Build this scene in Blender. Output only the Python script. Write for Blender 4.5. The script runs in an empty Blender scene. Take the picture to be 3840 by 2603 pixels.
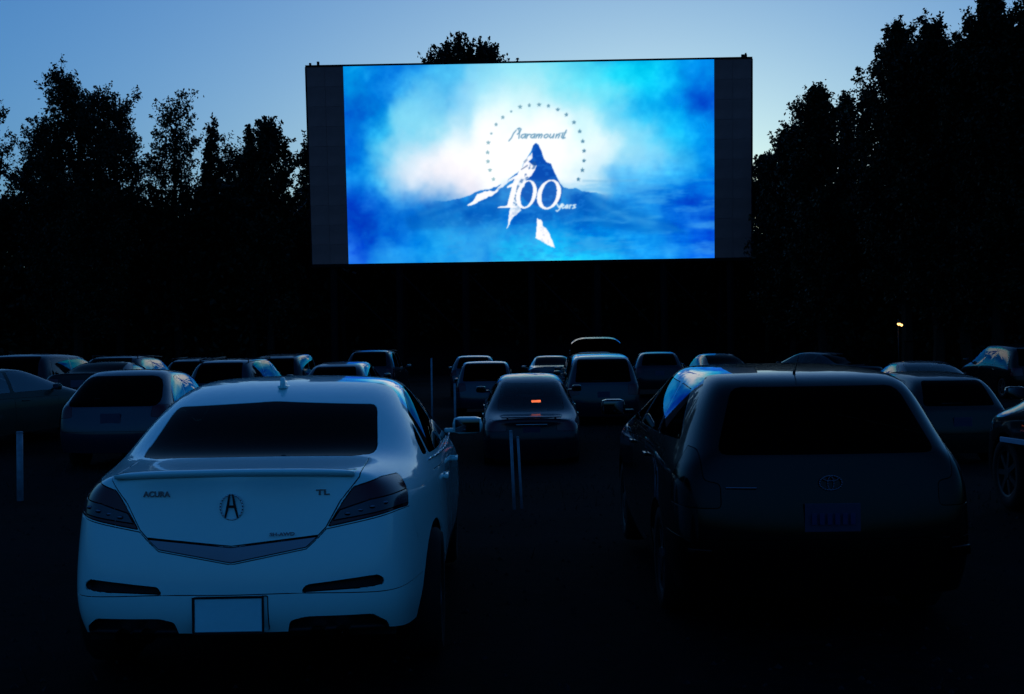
import bpy, bmesh, math, random
import numpy as np
from mathutils import Vector, Matrix
R = math.radians
S = bpy.context.scene
COL = S.collection
# ------------------------------------------------------------------ camera
F_PX, HOR, ROLL, CAMZ = 4780.0, 1366.0, R(0.85), 1.55      # in pixels of the 3840 wide photograph
PITCH = math.atan((HOR - 1301.5) / F_PX)
cam_d = bpy.data.cameras.new('camera'); cam = bpy.data.objects.new('camera', cam_d); COL.objects.link(cam)
cam_d.sensor_width = 36; cam_d.lens = F_PX / 3840 * 36; cam_d.clip_end = 3000; cam_d.clip_start = 0.1
CAM_M = Matrix.Translation((0, 0, CAMZ)) @ Matrix.Rotation(math.pi/2 + PITCH, 4, 'X') @ Matrix.Rotation(-ROLL, 4, 'Z')
cam.matrix_world = CAM_M
S.camera = cam

def at(px, py, d):
    """world point seen at photo pixel (px, py), d metres ahead along +Y"""
    v = CAM_M.to_3x3() @ Vector((px - 1920, -(py - 1301.5), -F_PX))
    return Vector((0, 0, CAMZ)) + v * (d / v.y)

# ------------------------------------------------------------------ sky, sun, exposure
EXPO = 2.51
K = 2 ** -EXPO                                             # emission that shows as 1.0
SUN_EL, SUN_AZ = 0.5, 6
w = bpy.data.worlds.new('World'); S.world = w; w.use_nodes = True
nt = w.node_tree; bg = nt.nodes['Background']
sky = nt.nodes.new('ShaderNodeTexSky'); sky.sky_type = 'NISHITA'; sky.sun_disc = False
sky.sun_elevation = R(SUN_EL); sky.sun_rotation = R(SUN_AZ)
sky.dust_density = 4.0; sky.ozone_density = 3.5; sky.air_density = 0.7
mul = nt.nodes.new('ShaderNodeMix'); mul.data_type = 'RGBA'; mul.blend_type = 'MULTIPLY'; mul.inputs[0].default_value = 1
mul.inputs[7].default_value = (0.61, 1.0, 1.0, 1)        # tungsten-set camera: cool white balance
nt.links.new(sky.outputs[0], mul.inputs[6]); nt.links.new(mul.outputs[2], bg.inputs[0])
bg.inputs[1].default_value = 0.10  
sun_d = bpy.data.lights.new('sun', 'SUN'); sun = bpy.data.objects.new('sun', sun_d); COL.objects.link(sun)
sun_d.energy = 0.004; sun_d.angle = R(12); sun_d.color = (1.0, .9, .8)
sun.rotation_euler = (R(90 - 3), 0, R(180 - SUN_AZ))       # last glow, low behind the screen
S.view_settings.view_transform = 'Standard'; S.view_settings.look = 'None'
S.view_settings.gamma = 1; S.view_settings.use_curve_mapping = False
S.view_settings.exposure = EXPO
S.render.engine = 'CYCLES'
S.cycles.max_bounces = 6; S.cycles.transparent_max_bounces = 16
S.cycles.use_denoising = True
S.cycles.sample_clamp_indirect = 3

# ------------------------------------------------------------------ helpers
def srgb(c):
    c = np.asarray(c, float) / 255.0
    return np.where(c <= .04045, c / 12.92, ((c + .055) / 1.055) ** 2.4)

def new_obj(name, me, parent=None, mat=None, loc=None):
    o = bpy.data.objects.new(name, me); COL.objects.link(o)
    if parent: o.parent = parent
    if mat: me.materials.append(mat)
    if loc is not None: o.location = loc
    return o

def empty(name, loc=(0, 0, 0), label=None, cat=None, group=None, rz=0):
    o = bpy.data.objects.new(name, None); COL.objects.link(o)
    o.location = loc; o.rotation_euler = (0, 0, rz); o.empty_display_size = .3
    tag(o, label, cat, group); return o

def tag(o, label=None, cat=None, group=None, kind=None):
    if label: o['label'] = label
    if cat: o['category'] = cat
    if group: o['group'] = group
    if kind: o['kind'] = kind
    return o

def pydata(name, v, f, smooth=False):
    me = bpy.data.meshes.new(name); me.from_pydata([tuple(p) for p in v], [], [tuple(q) for q in f])
    if smooth: me.shade_smooth()
    return me

def quads_mesh(name, P):
    """P: (n,4,3) array of quads -> mesh, fast"""
    n = len(P); me = bpy.data.meshes.new(name)
    me.vertices.add(n * 4); me.vertices.foreach_set('co', np.ascontiguousarray(P, dtype=np.float32).ravel())
    me.loops.add(n * 4); me.loops.foreach_set('vertex_index', np.arange(n * 4, dtype=np.int32))
    me.polygons.add(n); me.polygons.foreach_set('loop_start', np.arange(n, dtype=np.int32) * 4)
    me.update(); return me

class MB:
    """collects simple solids, builds them as one mesh"""
    def __init__(s): s.bm = bmesh.new()
    def box(s, c, d, rot=None, bev=0):
        m = Matrix.Translation(c) @ (rot.to_4x4() if rot else Matrix.Identity(4)) @ Matrix.Diagonal((d[0], d[1], d[2], 1))
        g = bmesh.ops.create_cube(s.bm, size=1, matrix=m)
        if bev:
            ed = list({e for v in g['verts'] for e in v.link_edges})
            bmesh.ops.bevel(s.bm, geom=ed, offset=bev, segments=2, affect='EDGES', profile=.6)
        return s
    def tube(s, a, b, r1, r2=None, n=10, cap=True):
        a = Vector(a); b = Vector(b); d = b - a; r2 = r1 if r2 is None else r2
        q = d.to_track_quat('Z', 'Y').to_matrix().to_4x4()
        bmesh.ops.create_cone(s.bm, cap_ends=cap, segments=n, radius1=r1, radius2=max(r2, 1e-4), depth=d.length,
                              matrix=Matrix.Translation((a + b) / 2) @ q)
        return s
    def ball(s, c, r, sc=(1, 1, 1), n=12):
        bmesh.ops.create_uvsphere(s.bm, u_segments=n, v_segments=max(6, n // 2 + 2), radius=r,
                                  matrix=Matrix.Translation(c) @ Matrix.Diagonal((sc[0], sc[1], sc[2], 1)))
        return s
    def prism(s, pts, ax, lo, hi):
        """pts: 2-D outline in the plane across axis ax; solid from lo to hi"""
        def p3(p, t):
            q = [p[0], p[1]]; q.insert(ax, t); return q
        A = [s.bm.verts.new(p3(p, lo)) for p in pts]; B = [s.bm.verts.new(p3(p, hi)) for p in pts]
        n = len(pts); s.bm.faces.new(A); s.bm.faces.new(list(reversed(B)))
        for i in range(n): s.bm.faces.new((A[i], B[i], B[(i + 1) % n], A[(i + 1) % n]))
        return s
    def mesh(s, name, smooth=False):
        bmesh.ops.recalc_face_normals(s.bm, faces=s.bm.faces)
        me = bpy.data.meshes.new(name); s.bm.to_mesh(me); s.bm.free()
        if smooth: me.shade_auto_smooth() if hasattr(me, 'shade_auto_smooth') else me.shade_smooth()
        return me
    def build(s, name, mat, parent=None, smooth=False):
        return new_obj(name, s.mesh(name, smooth), parent, mat)

# ------------------------------------------------------------------ materials
def mat(name, color=(.5, .5, .5), rough=.5, metal=0, spec=.5, coat=0, coat_rough=.03, emit=None, es=0):
    m = bpy.data.materials.new(name); m.use_nodes = True
    b = m.node_tree.nodes['Principled BSDF']
    b.inputs['Base Color'].default_value = (*color, 1); b.inputs['Roughness'].default_value = rough
    b.inputs['Metallic'].default_value = metal; b.inputs['Specular IOR Level'].default_value = spec
    b.inputs['Coat Weight'].default_value = coat; b.inputs['Coat Roughness'].default_value = coat_rough
    if emit: b.inputs['Emission Color'].default_value = (*emit, 1); b.inputs['Emission Strength'].default_value = es
    return m

def noise(nt, scale, detail=4, rough=.6, coord='Object', vec=None):
    tc = nt.nodes.new('ShaderNodeTexCoord'); n = nt.nodes.new('ShaderNodeTexNoise')
    n.inputs['Scale'].default_value = scale; n.inputs['Detail'].default_value = detail; n.inputs['Roughness'].default_value = rough
    nt.links.new(tc.outputs[coord], n.inputs['Vector']); return n

def ramp(nt, src, a, b, ca, cb):
    r = nt.nodes.new('ShaderNodeValToRGB'); e = r.color_ramp.elements
    e[0].position = a; e[1].position = b; e[0].color = (*ca, 1); e[1].color = (*cb, 1)
    nt.links.new(src, r.inputs[0]); return r

def vary(m, scale=3, amount=.25, rough_amt=0.0, bump=0, bscale=None, detail=5):
    """noise variation of a principled material's colour / roughness / bump"""
    nt = m.node_tree; b = nt.nodes['Principled BSDF']; c = b.inputs['Base Color'].default_value[:3]
    n = noise(nt, scale, detail)
    r = ramp(nt, n.outputs[0], .3, .7, [x * (1 - amount) for x in c], [min(1, x * (1 + amount)) for x in c])
    nt.links.new(r.outputs[0], b.inputs['Base Color'])
    if rough_amt:
        ro = b.inputs['Roughness'].default_value
        mr = nt.nodes.new('ShaderNodeMapRange'); mr.inputs[3].default_value = max(0, ro - rough_amt); mr.inputs[4].default_value = ro + rough_amt
        nt.links.new(n.outputs[0], mr.inputs[0]); nt.links.new(mr.outputs[0], b.inputs['Roughness'])
    if bump:
        n2 = noise(nt, bscale or scale * 6, 4); bp = nt.nodes.new('ShaderNodeBump')
        bp.inputs['Strength'].default_value = 1; bp.inputs['Distance'].default_value = bump
        nt.links.new(n2.outputs[0], bp.inputs['Height']); nt.links.new(bp.outputs[0], b.inputs['Normal'])
    return m

def paint(name, color, metal=0.0, rough=.35, coat=1.0, coat_rough=.03, dirt=.12, spec=.12, cior=1.30):
    """car paint outside, dark trim on the inner side of the shell; film of dust"""
    m = mat(name, color, rough, metal, spec, coat, coat_rough); nt = m.node_tree
    b = nt.nodes['Principled BSDF']; b.inputs['Coat IOR'].default_value = cior; out = nt.nodes['Material Output']
    n = noise(nt, 2.3, 6, .65)
    r = ramp(nt, n.outputs[0], .35, .75, color, [c * (1 - dirt) + .12 * dirt for c in color])
    nt.links.new(r.outputs[0], b.inputs['Base Color'])
    mr = nt.nodes.new('ShaderNodeMapRange'); mr.inputs[1].default_value = .35; mr.inputs[2].default_value = .8
    mr.inputs[3].default_value = coat_rough; mr.inputs[4].default_value = coat_rough + .025
    nt.links.new(n.outputs[0], mr.inputs[0]); nt.links.new(mr.outputs[0], b.inputs['Coat Roughness'])
    n2 = noise(nt, 3.1, 2); bp = nt.nodes.new('ShaderNodeBump'); bp.inputs['Distance'].default_value = .0012
    nt.links.new(n2.outputs[0], bp.inputs['Height']); nt.links.new(bp.outputs[0], b.inputs['Coat Normal'])
    g = nt.nodes.new('ShaderNodeNewGeometry'); dk = nt.nodes.new('ShaderNodeBsdfDiffuse'); dk.inputs[0].default_value = (.008, .008, .009, 1)
    mx = nt.nodes.new('ShaderNodeMixShader')
    nt.links.new(g.outputs['Backfacing'], mx.inputs[0]); nt.links.new(b.outputs[0], mx.inputs[1]); nt.links.new(dk.outputs[0], mx.inputs[2])
    nt.links.new(mx.outputs[0], out.inputs[0]); return m

def glass(name, tint=.3, ior=1.45, rough=.02, col=(.8, .95, 1)):
    m = bpy.data.materials.new(name); m.use_nodes = True; nt = m.node_tree; nt.nodes.clear()
    out = nt.nodes.new('ShaderNodeOutputMaterial'); t = nt.nodes.new('ShaderNodeBsdfTransparent'); g = nt.nodes.new('ShaderNodeBsdfGlossy')
    t.inputs[0].default_value = (tint * col[0], tint * col[1], tint * col[2], 1)
    g.inputs['Roughness'].default_value = rough
    fr = nt.nodes.new('ShaderNodeFresnel'); fr.inputs[0].default_value = ior
    mx = nt.nodes.new('ShaderNodeMixShader')
    nt.links.new(fr.outputs[0], mx.inputs[0]); nt.links.new(t.outputs[0], mx.inputs[1]); nt.links.new(g.outputs[0], mx.inputs[2])
    nt.links.new(mx.outputs[0], out.inputs[0]); return m

M = {}
M['white'] = paint('white_paint_cool_cast', (.56, .90, .90), 0, .4, 1.0, .02, .05, .5, 1.5)  # white car; the cool cast of the dusk light is mixed into its base colour
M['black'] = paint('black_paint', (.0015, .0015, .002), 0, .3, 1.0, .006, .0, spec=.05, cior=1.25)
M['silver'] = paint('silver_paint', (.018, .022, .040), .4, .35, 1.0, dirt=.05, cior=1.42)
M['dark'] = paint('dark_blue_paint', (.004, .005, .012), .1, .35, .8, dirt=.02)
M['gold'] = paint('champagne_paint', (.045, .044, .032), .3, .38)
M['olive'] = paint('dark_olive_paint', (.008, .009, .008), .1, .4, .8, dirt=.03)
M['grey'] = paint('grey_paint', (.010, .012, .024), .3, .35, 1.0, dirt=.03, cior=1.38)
M['glass'] = glass('car_glass', .30, 1.5)
M['privacy'] = glass('dark_tinted_glass', .02, 1.07)
M['reflective'] = glass('side_glass', .35, 2.9)
M['darktail'] = mat('dark_lens', (.003, .0005, .001), .15, 0, .1, .15, .02)
M['clear'] = glass('light_glass', .62, 1.5)
M['rubber'] = vary(mat('rubber', (.006, .006, .006), .8, spec=.2), 9, .3)
M['trim'] = vary(mat('black_plastic', (.008, .008, .009), .55, spec=.3), 9, .3)
M['rim'] = mat('alloy', (.35, .36, .38), .3, 1)
M['mirrorglass'] = mat('mirror_glass', (.12, .13, .15), .05, 1)
M['darkrim'] = mat('dark_alloy', (.02, .02, .022), .5, .4)
M['chrome'] = mat('chrome', (.7, .72, .75), .12, 1)
M['darkchrome'] = mat('satin_chrome', (.16, .15, .20), .22, 1)
M['seat'] = vary(mat('seat_fabric', (.012, .012, .013), .9), 6, .3)
M['taillens'] = mat('red_lens', (.11, .004, .014), .12, 0, .2, .35, .02)
M['clearlens'] = mat('smoked_clear_lens', (.035, .03, .05), .2, .3, .3, .5, .02)
M['headlens'] = mat('headlight_lens', (.30, .34, .38), .15, .5, .5, 1, .02)
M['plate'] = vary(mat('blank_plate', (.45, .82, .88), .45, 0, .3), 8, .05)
M['plate2'] = mat('plate_white', (.022, .022, .06), .5)
M['plateink'] = mat('plate_ink', (.01, .015, .08), .5)
M['underbody'] = mat('underbody', (.004, .004, .004), .9)
GZ_Y = [-30, 4, 6.5, 10, 12, 16, 19, 23.2, 26.2, 28.5, 31.5, 34.5, 37.5, 40.5, 43.5, 46.5, 52, 60, 74, 84, 96, 110, 140]
GZ_Z = [-.1, -.02, 0, .06, .05, -.05, -.20, -.26, .0, .08, .04, .24, .20, .22, .42, .40, .42, .5, .6, 1.0, 5.5, 9.0, 11]
def gz(x, y):
    z = float(np.interp(y, GZ_Y, GZ_Z))
    z += float(np.interp(y, [15.8, 18, 29, 33], [0, 1, 1, 0])) * float(np.interp(x, [-14, -10, -5, -3], [.36, .34, .18, 0]))
    return z + .02 * math.sin(x * .7 + y * .31) * (1 if y < 60 else 3) + (.6 * math.sin(x * .09 + 1) if y > 84 else 0)

# ------------------------------------------------------------------ ground: one sheet, mounds of the parking rows, bank under the wood
def ground():
    xs = np.concatenate([[-1500, -600, -250], np.arange(-120, 121, 1.5), [250, 600, 1500]])
    ys = np.concatenate([[-1500, -400, -120], np.arange(-40, 4, 2), np.arange(4, 50, .5), np.arange(50, 150, 2), [200, 400, 900, 2000]])
    rnd = np.random.RandomState(5); V = []
    GX, GY = np.meshgrid(xs, ys)
    Z = np.array([[gz(x, y) for x in xs] for y in ys]) if False else np.interp(GY, GZ_Y, GZ_Z)
    Z = Z + np.interp(GY, [15.8, 18, 29, 33], [0, 1, 1, 0]) * np.interp(GX, [-14, -10, -5, -3], [.36, .34, .18, 0])
    Z = Z + .02 * np.sin(GX * .7 + GY * .31) * np.where(GY < 60, 1, 3) + np.where(GY > 84, .6 * np.sin(GX * .09 + 1), 0)
    Z = Z + np.where((GY > 2) & (GY < 50), rnd.uniform(-.008, .008, Z.shape), 0)
    nx = len(xs)
    V = np.stack([GX, GY, Z], -1).reshape(-1, 3)
    F = [(j*nx+i, j*nx+i+1, (j+1)*nx+i+1, (j+1)*nx+i) for j in range(len(ys)-1) for i in range(nx-1)]
    m = mat('gravel_and_dirt', (.016, .018, .022), .95, spec=.03); nt = m.node_tree; b = nt.nodes['Principled BSDF']
    n1 = noise(nt, .35, 5); n2 = noise(nt, 9, 6, .7)
    mx = nt.nodes.new('ShaderNodeMix'); mx.data_type = 'FLOAT'; mx.inputs[0].default_value = .45
    nt.links.new(n1.outputs[0], mx.inputs[2]); nt.links.new(n2.outputs[0], mx.inputs[3])
    r = ramp(nt, mx.outputs[0], .38, .66, (.001, .0011, .0012), (.009, .010, .013)); nt.links.new(r.outputs[0], b.inputs['Base Color'])
    n3 = noise(nt, 38, 5, .7); bp = nt.nodes.new('ShaderNodeBump'); bp.inputs['Distance'].default_value = .03
    nt.links.new(n3.outputs[0], bp.inputs['Height']); nt.links.new(bp.outputs[0], b.inputs['Normal'])
    o = new_obj('ground', pydata('ground', V, F, True), None, m); tag(o, kind='structure')
    # tufts of grass on the mounds, gravel stones scattered
    rg = np.random.RandomState(8); n = 26000
    x = rg.uniform(-16, 16, n); y = rg.uniform(5, 34, n) 
    keep = (np.sin(x*.9+2)*np.sin(y*.8) + np.sin(x*.31+y*.5) + rg.uniform(-.9, .9, n)) > .75
    x, y = x[keep], y[keep]; z = np.array([gz(a, b_) for a, b_ in zip(x, y)])
    h = rg.uniform(.03, .12, len(x)); a = rg.uniform(0, math.pi, len(x)); wd = .006
    lx, ly = rg.normal(0, .03, len(x)), rg.normal(0, .03, len(x))
    A = np.stack([x-wd*np.cos(a), y-wd*np.sin(a), z], 1); B = np.stack([x+wd*np.cos(a), y+wd*np.sin(a), z], 1)
    C = np.stack([x+lx+.001, y+ly, z+h], 1); D = np.stack([x+lx-.001, y+ly, z+h], 1)
    g = new_obj('grass_tufts', quads_mesh('grass_tufts', np.stack([A, B, C, D], 1)), None, mat('dry_grass', (.004, .006, .004), .8))
    tag(g, 'short dry grass growing in tufts on the lot', 'grass', kind='stuff')
    n = 9000; x = rg.uniform(-14, 14, n); y = rg.uniform(5, 26, n); z = np.array([gz(a, b_) for a, b_ in zip(x, y)]); s = rg.uniform(.008, .03, n)
    a = rg.uniform(0, 6.28, n); P = []
    T = np.stack([x, y, z + s*.7], 1); ring = [np.stack([x+s*np.cos(a+k*1.5708), y+s*np.sin(a+k*1.5708), z-.004], 1) for k in range(4)]
    for k in range(4): P.append(np.stack([ring[k], ring[(k+1) % 4], T, T], 1))
    V = np.concatenate([np.stack([ring[0], ring[1], ring[2], ring[3], T], 1)]).reshape(-1, 3)
    Fc = [(5*i+k, 5*i+(k+1) % 4, 5*i+4) for i in range(n) for k in range(4)]
    g = new_obj('gravel', pydata('gravel', V, Fc), None, vary(mat('gravel_stone', (.006, .0065, .008), .9, spec=.2), 20, .6))
    tag(g, 'loose gravel stones strewn over the lot', 'gravel', kind='stuff')
ground()

# ------------------------------------------------------------------ the picture thrown on the screen (colours of every point worked out here)
SCR_C, SCR_W, SCR_H = Vector((1.28, 80, 14.21)), 27.81, 12.34
SCR_ROT = Matrix.Rotation(R(-1.06), 4, 'Z') @ Matrix.Rotation(R(5.99), 4, 'X')
def fbm(W, H, base, octs, seed, gain=.55, ax=1.0):
    rs = np.random.RandomState(seed); out = np.zeros((H, W)); amp = 1.0; tot = 0
    yy, xx = np.mgrid[0:H, 0:W].astype(float)
    for o in range(octs):
        f = base * 2 ** o; g = rs.rand(int(H / W * f * ax) + 3, int(f) + 3)
        gx = xx / W * f; gy = yy / W * f * ax
        x0 = gx.astype(int); y0 = gy.astype(int); tx = gx - x0; ty = gy - y0
        tx = tx * tx * (3 - 2 * tx); ty = ty * ty * (3 - 2 * ty)
        y1 = np.minimum(y0 + 1, g.shape[0] - 1); y0 = np.minimum(y0, g.shape[0] - 1)
        v = (g[y0, x0] * (1 - tx) + g[y0, x0 + 1] * tx) * (1 - ty) + (g[y1, x0] * (1 - tx) + g[y1, x0 + 1] * tx) * ty
        out += amp * v; tot += amp; amp *= gain
    return out / tot

def picture(W, H):
    pts = """270,150,0,140,225;400,160,10,130,225;520,160,20,120,225;700,150,90,180,240;900,150,150,215,245;1100,150,165,230,250;1300,150,110,215,245;1450,140,80,210,245;1600,140,10,200,245;1800,150,0,175,245;1950,150,0,140,240;2020,150,0,160,250
300,250,0,140,225;450,230,10,105,215;620,260,130,200,245;800,250,150,200,245;950,260,190,235,255;1100,250,215,245,250;1250,220,170,235,250;1450,230,130,225,250;1650,180,0,200,240;1750,230,0,180,240;1900,200,0,115,225;2000,250,0,75,205
300,330,0,85,200;400,340,0,130,225;600,340,150,215,245;800,330,180,225,250;1000,330,235,250,252;1200,330,250,252,255;1400,320,190,238,252;1550,300,140,225,250;1700,330,30,175,245;1850,330,0,110,230;2000,300,0,55,185
320,430,0,110,215;450,430,60,170,235;600,430,150,215,245;750,420,235,245,252;1000,420,255,252,255;1200,450,255,255,255;1400,420,225,248,252;1600,430,140,215,250;1750,430,20,180,250;1850,400,0,190,250;2000,420,0,160,250
290,530,0,80,205;350,580,0,130,230;480,560,130,205,245;600,560,240,240,250;800,560,255,252,254;1000,560,255,255,255;1300,560,255,255,255;1500,520,240,250,252;1700,500,190,225,250;1850,520,100,190,245;1950,560,0,140,240;2020,520,0,105,235
300,660,0,120,225;450,640,80,165,235;540,640,215,220,245;750,650,252,242,246;1000,660,252,252,254;1350,650,250,254,255;1500,640,230,245,252;1700,640,110,180,245;1800,640,30,140,235;2000,640,10,125,235
290,760,0,65,195;400,740,0,85,205;560,740,50,130,225;700,735,180,195,235;850,735,240,228,240;1450,710,200,228,248;1600,730,60,150,235;1750,740,40,140,235;1900,740,0,95,215;2010,780,0,85,210
300,850,0,60,185;500,850,0,90,205;700,820,0,90,200;900,850,0,80,195;1100,870,0,90,200;1400,850,0,90,200;1600,850,20,120,225;1700,880,50,140,235;1850,870,0,85,210;2010,870,0,70,195
300,960,10,70,195;450,950,0,90,210;600,950,0,120,225;750,950,20,140,230;900,950,60,160,240;1100,960,40,160,240;1350,960,0,150,240;1500,950,0,145,240;1700,960,0,130,230;1900,970,0,105,220;2010,950,0,80,220
300,1050,10,60,215;500,1030,30,130,235;700,1040,0,125,228;900,1040,30,130,235;1100,1030,50,190,245;1350,1040,20,180,245;1500,1030,40,180,245;1700,1030,20,130,240;1900,1040,10,115,238;2010,1040,10,80,235"""
    P = np.array([[float(q) for q in t.split(',')] for l in pts.split('\n') for t in l.split(';')])
    def norm(x, y):
        s = (x - 258) / 1780.; s0 = s.copy() if hasattr(s, 'copy') else s
        yt = 127 - 30 * s; yb = 1080 - 25 * s; t = (y - yt) / (yb - yt)
        xl = 247 + 21 * t; xr = 2033 + 7 * t
        return (x - xl) / (xr - xl), t
    ps, pt = norm(P[:, 0], P[:, 1])
    yy, xx = np.mgrid[0:H, 0:W].astype(float); s = (xx + .5) / W; t = (yy + .5) / H
    asp = H / W
    wx = (fbm(W, H, 7, 5, 1) - .5); wy = (fbm(W, H, 7, 5, 2) - .5)
    ss = s + wx * .14; tt = t + wy * .22
    num = np.zeros((H, W, 3)); den = np.zeros((H, W))
    for k in range(len(P)):
        d2 = (ss - ps[k]) ** 2 + ((tt - pt[k]) * asp) ** 2
        wgt = np.exp(-d2 / (2 * .034 ** 2)) + 1e-5 / (d2 + 1e-3); num += wgt[..., None] * P[k, 2:]; den += wgt
    img = num / den[..., None]
    # cloud streaks and puffs
    c1 = fbm(W, H, 16, 5, 3, .6) - .5; st = fbm(W, H, 5, 5, 4, .6, 5.0) - .5
    lumw = 1 - np.clip((img.sum(2) - 440) / 200, 0, 1) * .92
    img[..., 0] = 255 * (np.clip(img[..., 0], 0, 255) / 255) ** 1.25; img[..., 1] = 255 * (np.clip(img[..., 1], 0, 255) / 255) ** .90; img[..., 2] = 255 * (np.clip(img[..., 2], 0, 255) / 255) ** .8
    img += (c1 * 90 + np.where(s > .6, st * 110, st * 45) * np.clip((t - .3) * 3, 0, 1))[..., None] * np.array([.7, 1, .55]) * lumw[..., None]
    # helpers in enlarged-detail coordinates -> raster
    def C8(x, y):
        fx = 1650 + .4127 * np.asarray(x, float); fy = 300 + .4127 * np.asarray(y, float)
        a, b = norm((fx - 1100) / .7745, (fy - 150) / .7745); return a * W, b * H
    px_ = W / 1780. * .4127 / .7745 * 1.0          # raster pixels per detail pixel
    def poly(pl, jit=0, seed=0):
        X, Y = C8([p[0] for p in pl], [p[1] for p in pl]); n = len(X)
        jx = xx + (fbm(W, H, 60, 3, seed + 50) - .5) * jit; jy = yy + (fbm(W, H, 60, 3, seed + 70) - .5) * jit
        ins = np.zeros((H, W), bool)
        for i in range(n):
            x1, y1, x2, y2 = X[i], Y[i], X[i - 1], Y[i - 1]
            if y1 == y2: continue
            ins ^= ((y1 > jy) != (y2 > jy)) & (jx < (x2 - x1) * (jy - y1) / (y2 - y1) + x1)
        return ins.astype(float)
    def blur(a, r):
        for _ in range(2):
            for ax_ in (0, 1):
                k = int(max(1, round(r))); acc = np.zeros_like(a)
                for d in range(-k, k + 1): acc += np.roll(a, d, ax_)
                a = acc / (2 * k + 1)
        return a
    def put(mask, col, a=1.0):
        mm = np.clip(mask * a, 0, 1)[..., None]; img[:] = img * (1 - mm) + np.array(col, float) * mm
    def line(pl, wd):
        X, Y = C8([p[0] for p in pl], [p[1] for p in pl]); d = np.full((H, W), 1e9)
        for i in range(len(X) - 1):
            ax_, ay = X[i], Y[i]; bx, by = X[i+1] - ax_, Y[i+1] - ay; L = bx*bx + by*by + 1e-9
            u = np.clip(((xx + .5 - ax_) * bx + (yy + .5 - ay) * by) / L, 0, 1)
            d = np.minimum(d, np.hypot(xx + .5 - ax_ - u * bx, yy + .5 - ay - u * by))
        return np.clip(wd * px_ / 2 + .5 - d, 0, 1)
    ridge = [(-1400,1330),(-900,1250),(-420,1200),(-200,1130),(-60,1085),(60,1090),(150,1070),(270,1040),(340,1000),(430,985),(520,960),(600,915),(680,850),(740,800),(760,750),(800,690),(830,640),(850,590),(872,565),(895,580),(920,630),(940,700),(965,735),(1005,750),(1030,800),(1060,870),(1090,930),(1120,965),(1180,978),(1240,970),(1290,1000),(1340,1010),(1420,1010),(1500,1040),(1700,1090),(2000,1170),(2300,1260),(2600,1330)]
    body = poly(ridge + [(2600, 1700), (-1400, 1700)], 3, 1)
    _, ty = C8(0, 1210.); _, ty2 = C8(0, 1450.)
    fade = np.clip((ty2 - yy) / (ty2 - ty), 0, 1); fade = fade ** 1.3
    tx1, _ = C8(-800, 0.); tx2, _ = C8(200, 0.); tx3, _ = C8(1300, 0.); tx4, _ = C8(2300, 0.)
    side = np.clip((xx - tx1) / (tx2 - tx1), 0, 1) * np.clip((tx4 - xx) / (tx4 - tx3), 0, 1)
    cen = np.clip((xx - C8(-100, 0.)[0]) / 30, 0, 1) * np.clip((C8(1500, 0.)[0] - xx) / 30, 0, 1)
    bm_ = (body * cen + blur(body, 6) * (1 - cen)) * fade * side
    put(bm_, (0, 108, 208), .85)
    tx = fbm(W, H, 40, 4, 9, .6) - .5
    img += (tx * 75)[..., None] * np.array([.2, 1, .8]) * bm_[..., None]
    put(blur(poly([(1240,975),(1290,1010),(1400,1080),(1440,1160),(1300,1180),(1140,1230),(1040,1200),(1180,1080)], 6, 3), 5) * body, (0, 78, 182), .6)
    put(blur(poly([(200,1180),(380,1200),(400,1290),(260,1310)], 4, 3), 4), (0, 70, 175), .6)
    put(poly([(872,565),(895,580),(920,630),(940,700),(965,735),(1005,750),(1030,800),(1060,870),(1090,930),(1120,965),(1100,1100),(950,1160),(800,1100),(700,1000),(660,900),(700,850),(800,760),(840,650),(850,590)], 2, 2), (8, 74, 178), .95)
    put(blur(poly([(740,1110),(1020,1200),(1030,1260),(850,1290),(740,1300),(640,1300),(700,1200)], 3, 4), 1), (0, 85, 190), .7)
    CC = lambda pl: [((1290 + .5981 * a_ - 1650) / .4127, (225 + .5981 * b_ - 300) / .4127) for a_, b_ in pl]
    put(blur(poly(CC([(380,985),(470,945),(600,905),(690,878),(800,868),(960,800),(1000,900),(980,1010),(700,1040),(420,1060)]), 5, 61), 3), (0, 92, 190), .6)
    put(blur(poly(CC([(1500,815),(1590,850),(1700,900),(1850,950),(2050,1010),(2150,1080),(1900,1080),(1600,1040),(1420,1010)]), 5, 62), 3), (0, 100, 195), .5)
    for a_, b_, w_ in (((480,960),(700,885),10), ((560,985),(820,905),8), ((860,905),(990,850),8), ((1520,850),(1690,960),9), ((1620,900),(1800,1000),9), ((1700,960),(1960,1020),12), ((1760,985),(2040,1085),9), ((1850,1000),(2080,1050),8), ((1560,770),(1880,775),6), ((1700,700),(2000,712),5)):
        put(blur(line(CC([a_, b_]), w_ * 2.2), 3), (95, 185, 240), .30)
    rock = np.clip((fbm(W, H, 55, 4, 66, .65, 2.2) - .53) * 7, 0, 1) * body * cen; put(rock, (40, 135, 225), .35)
    # mist rolling over the foot of the mountain
    mist = np.clip((fbm(W, H, 9, 5, 41, .6) - .42) * 3.2, 0, 1) * np.clip((t - .70) / .14, 0, 1) * np.clip(1.15 - abs(s - .5) * 1.6, 0, 1)
    put(mist, (70, 185, 242), .62)
    W1 = (252, 250, 253)
    put(poly([(250,1128),(330,1060),(340,1030),(430,1000),(500,985),(600,910),(700,850),(740,790),(760,735),(800,685),(845,640),(838,700),(805,735),(830,757),(885,762),(872,800),(835,850),(800,900),(740,905),(690,880),(640,910),(560,975),(430,1060),(270,1132)], 6, 5), W1)
    put(poly([(700,860),(800,870),(760,960),(720,1010),(730,1070),(745,1110),(740,1180),(680,1230),(640,1280),(605,1340),(615,1290),(630,1240),(635,1170),(650,1120),(620,1080),(650,1000),(680,900)], 6, 6), W1)
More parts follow.
